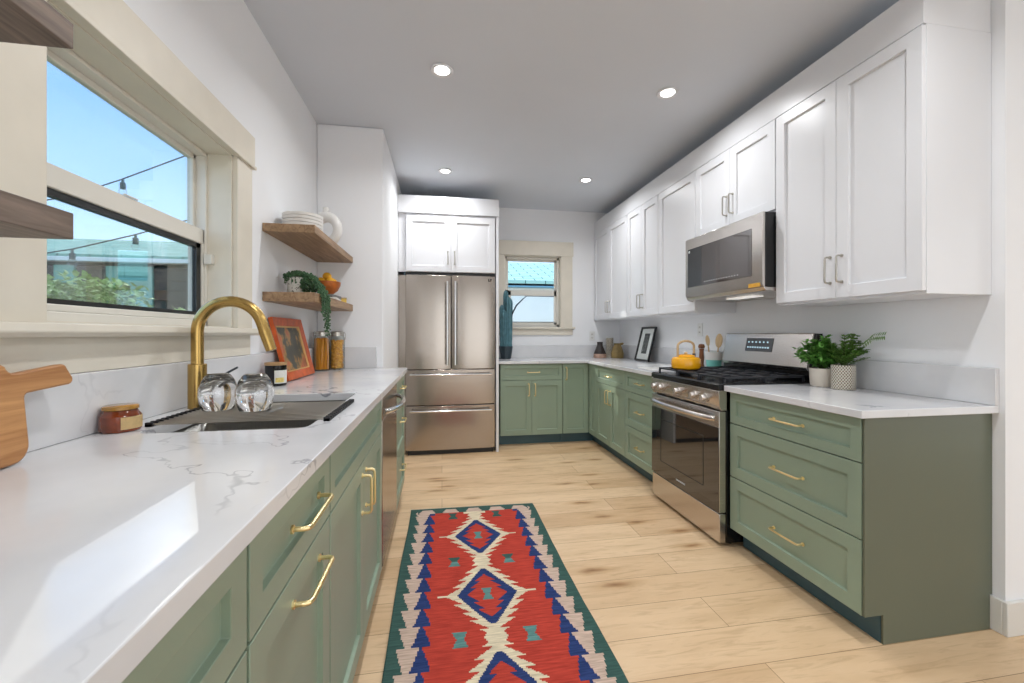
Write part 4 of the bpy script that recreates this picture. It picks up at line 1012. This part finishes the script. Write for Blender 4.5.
# ------------------------------------------------------------------ rug
def rug():
    X0, X1, YT, L = -.209, .628, 2.882, 2.45
    nx, ny = 140, 410; cx = (X0+X1)/2; w2 = (X1-X0)/2
    vs = []; fs = []; mi = []
    def zz(x, y): return .008+.0018*math.sin(y*9+x*2)+.0012*math.sin(y*23+1)
    for j in range(ny+1):
        for i in range(nx+1):
            x = X0+(X1-X0)*i/nx; y = YT-L*j/ny
            xx = x+.004*math.sin(y*5+.6)*(1 if True else 0)
            vs.append((xx-cx, y-YT+.03*(x-cx)*-1, zz(x, y)))
    def saw(u): return u-math.floor(u)
    def col(m, t):
        d = w2-m
        # end border
        if t < .025: return 0
        if t < .115:
            u = saw((m)/.155+.5)-.5; k = .036+(t-.025)*.5 if t < .07 else .06-(t-.07)*.35
            if t < .085 and m < .37: return 1 if abs(u)*.155 < k*.9 else 0
            if d < .16 and d > .03: return 1 if abs(d-.085) < .05-abs(t-.07)*.4 else (2 if d > .085 and t > .06 else 0)
            if t < .085: return 0
            if m < .07: return 5
        p = .116; ph = saw((t-.115)/p)
        ph = math.floor(ph*9)/9
        if d < .035+.035*ph: return 0
        if d < .120-.032*ph: return 1
        if d < .134+.034*ph: return 2
        # field
        P = .560; tc = .415; k = round((t-tc)/P); ty = abs(t-tc-k*P)
        st = saw((t-tc)/.048); stq = saw(ty/.048)
        half = .138*(1-ty/.222) if ty < .222 else -1
        if ty < .205 and m < half:
            inner = .082*(1-ty/.165)
            tooth = .030*(1-saw(ty/.05)) if ty < .15 else 0
            if m < .012+.30*ty and ty < .042 and m < .026: return 4
            if m < inner*.75+tooth: return 3
            return 2
        outer = .150*(1-ty/.265)+.044*(1-saw(ty/.058)) if ty > .004 else .19
        if ty < .250 and m < outer: return 5
        tm = P/2-ty
        if m < .026+.55*max(0, .04-abs(tm-.0)) and ty > .23: return 5
        if ty < .006 and m < .23: return 5
        if abs(m-.142) < .014+.42*abs(tm) and abs(tm) < .042: return 0 if k < 1 else 4
        return 3
    for j in range(ny):
        for i in range(nx):
            x = X0+(X1-X0)*(i+.5)/nx; t = L*(j+.5)/ny
            fs.append((j*(nx+1)+i, j*(nx+1)+i+1, (j+1)*(nx+1)+i+1, (j+1)*(nx+1)+i)); mi.append(col(abs(x-cx), t))
    m = MB(); m.v = vs; m.f = fs; m.mi = mi
    r = thing('kilim_rug', 'red, blue and green kilim runner with stepped diamonds on the oak floor', 'rug', (cx, YT, 0))
    o = m.build('weave', ['rug_green', 'rug_cream', 'rug_blue', 'rug_red', 'rug_teal', 'rug_ivory'], r, angle=60)
    s = o.modifiers.new('s', 'SOLIDIFY'); s.thickness = .004; s.offset = -1
    random.seed(2); fr = MB()
    for i in range(260):
        x = -w2+2*w2*i/259; y = -.03*x; L_ = random.uniform(.012, .024); dx_ = random.uniform(-.006, .006)
        fr.tube([(x, y-.002, .006), (x+dx_*.5, y+L_*.6, .005), (x+dx_, y+L_, .003)], .0014, 4)
    o = fr.build('fringe', 'fringe', r, smooth=False); o['kind'] = 'stuff'
rug()

# ------------------------------------------------------------------ outdoors
o = MB().box(-30, 30, -12, 30, -.5, -.4).build('ground', 'lawn', smooth=False); struct(o)
r = thing('neighbour_house', 'neighbouring low house with a green shingle roof seen through the left window', 'house', (0, 0, 0))
MB().box(-12, -2.2, 7.02, 12, -.4, 2.2).build('wall', 'house_dark', r, smooth=False)
MB().box(-12.2, -2.0, 6.88, 7.0, 2.245, 2.31).build('gutter', 'gutter_white', r, bevel=.01)
MB().prism([(6.9, 2.25), (9.6, 3.0), (12.3, 2.25), (12.3, 2.35), (9.6, 3.1), (6.9, 2.35)], -12.2, -2.0, 'x').build('roof', 'roof_green', r, smooth=False)
MB().box(-4.85, -4.25, 6.98, 7.02, -.2, 2.2).build('door', 'house_teal', r)
mm = MB()
for i in range(14): mm.box(-12, -2.2, 7.0, 7.03, .2+i*.15, .21+i*.15)
mm.build('siding_lines', 'black_trim', r)
MB().box(-5.5, -5.25, 6.97, 7.02, -.2, 2.2).build('post', 'house_teal', r)
r = thing('back_house', 'white walled house with a mint green roof seen through the small back window', 'house', (0, 0, 0))
MB().box(-1.6, 7, 8.02, 11.8, -.4, 2.12).build('wall', 'house_white', r, smooth=False)
MB().box(-1.7, 7.1, 7.9, 8.02, 2.11, 2.19).build('gutter', 'blue_trim', r, bevel=.01)
MB().prism([(7.9, 2.14), (10, 2.86), (12, 2.14), (12, 2.22), (10, 2.95), (7.9, 2.24)], -1.7, 7.1, 'x').build('roof', 'roof_mint', r, smooth=False)
# hedge
random.seed(9); m = MB()
for i in range(5200):
    x = random.uniform(-4.4, -1.7); top = 1.50+.12*math.sin(x*3.1)+.07*math.sin(x*7.7+1)+(.10 if x < -3 else -.04)
    z = top-abs(random.gauss(0, .25)); y = random.uniform(4.25, 5.0); s_ = random.uniform(.03, .06)
    p = Vector((x, y, z)); dr = Vector((random.uniform(-1, 1), random.uniform(-1, .3), random.uniform(-.4, 1))).normalized()
    leafy(m, p, p+dr*s_*1.6, s_*.5)
o = m.build('garden_hedge', 'hedge_leaf', smooth=False); tag(o, 'leafy green garden shrubs low outside the left window', 'hedge'); o['kind'] = 'stuff'
# string lights
def string_lights(label, pts, bulbs):
    r = thing('string_lights', label, 'string lights', (0, 0, 0), 0, 'string lights outside')
    MB().tube(pts, .005, 6).build('cord', 'rubber', r)
    for x, z in bulbs:
        b_ = MB(); b_.tube([(x, 3.6, z), (x, 3.6, z-.03)], .009, 8); b_.tube([(x, 3.6, z-.03), (x, 3.6, z-.075)], .018, 12); bb = b_.build('socket', 'bulb_dark', r)
        MB().sphere((x, 3.6, z-.098), .026, 14, (1, 1, 1.2)).build('bulb', 'jar_glass', bb)
string_lights('upper strand of string lights against the sky', [(-3.6, 3.6, 2.06), (-2.99, 3.6, 2.167), (-2.844, 3.6, 2.204), (-2.561, 3.6, 2.307), (-2.409, 3.6, 2.372), (-1.982, 3.6, 2.579), (-1.757, 3.6, 2.703), (-1.15, 3.6, 3.0)], [(-2.39, 2.38)])
string_lights('lower strand of string lights in front of the green roof', [(-3.6, 3.6, 1.70), (-2.989, 3.6, 1.777), (-2.844, 3.6, 1.811), (-2.716, 3.6, 1.838), (-2.316, 3.6, 1.958), (-2.242, 3.6, 1.984), (-2.003, 3.6, 2.072), (-1.905, 3.6, 2.099), (-1.757, 3.6, 2.153), (-1.15, 3.6, 2.4)], [(-2.72, 1.835), (-2.305, 1.965)])
# unseen boards added outside, above the view, to shape the worktop's sun patch
r = thing('sun_blocker', 'added sun-blocking boards outside the left window, unseen above the view', 'sun_blocker', (0, 0, 0))
MB().box(-2.47, -2.43, 2.3, 5.2, 2.98, 3.33).build('blocker_low', 'concrete', r)
MB().box(-2.47, -2.43, 2.3, 4.175, 3.33, 4.3).build('blocker_side', 'concrete', r)
MB().box(-2.455, -2.43, 4.204, 5.2, 3.527, 3.556).build('rail', 'concrete', r)  # thin bar added for the dark band across the sun patch
for y in (2.35, 5.15): MB().box(-2.5, -2.40, y-.05, y+.05, -.4, 2.98).build('post', 'concrete', r)  # supports for the added boards
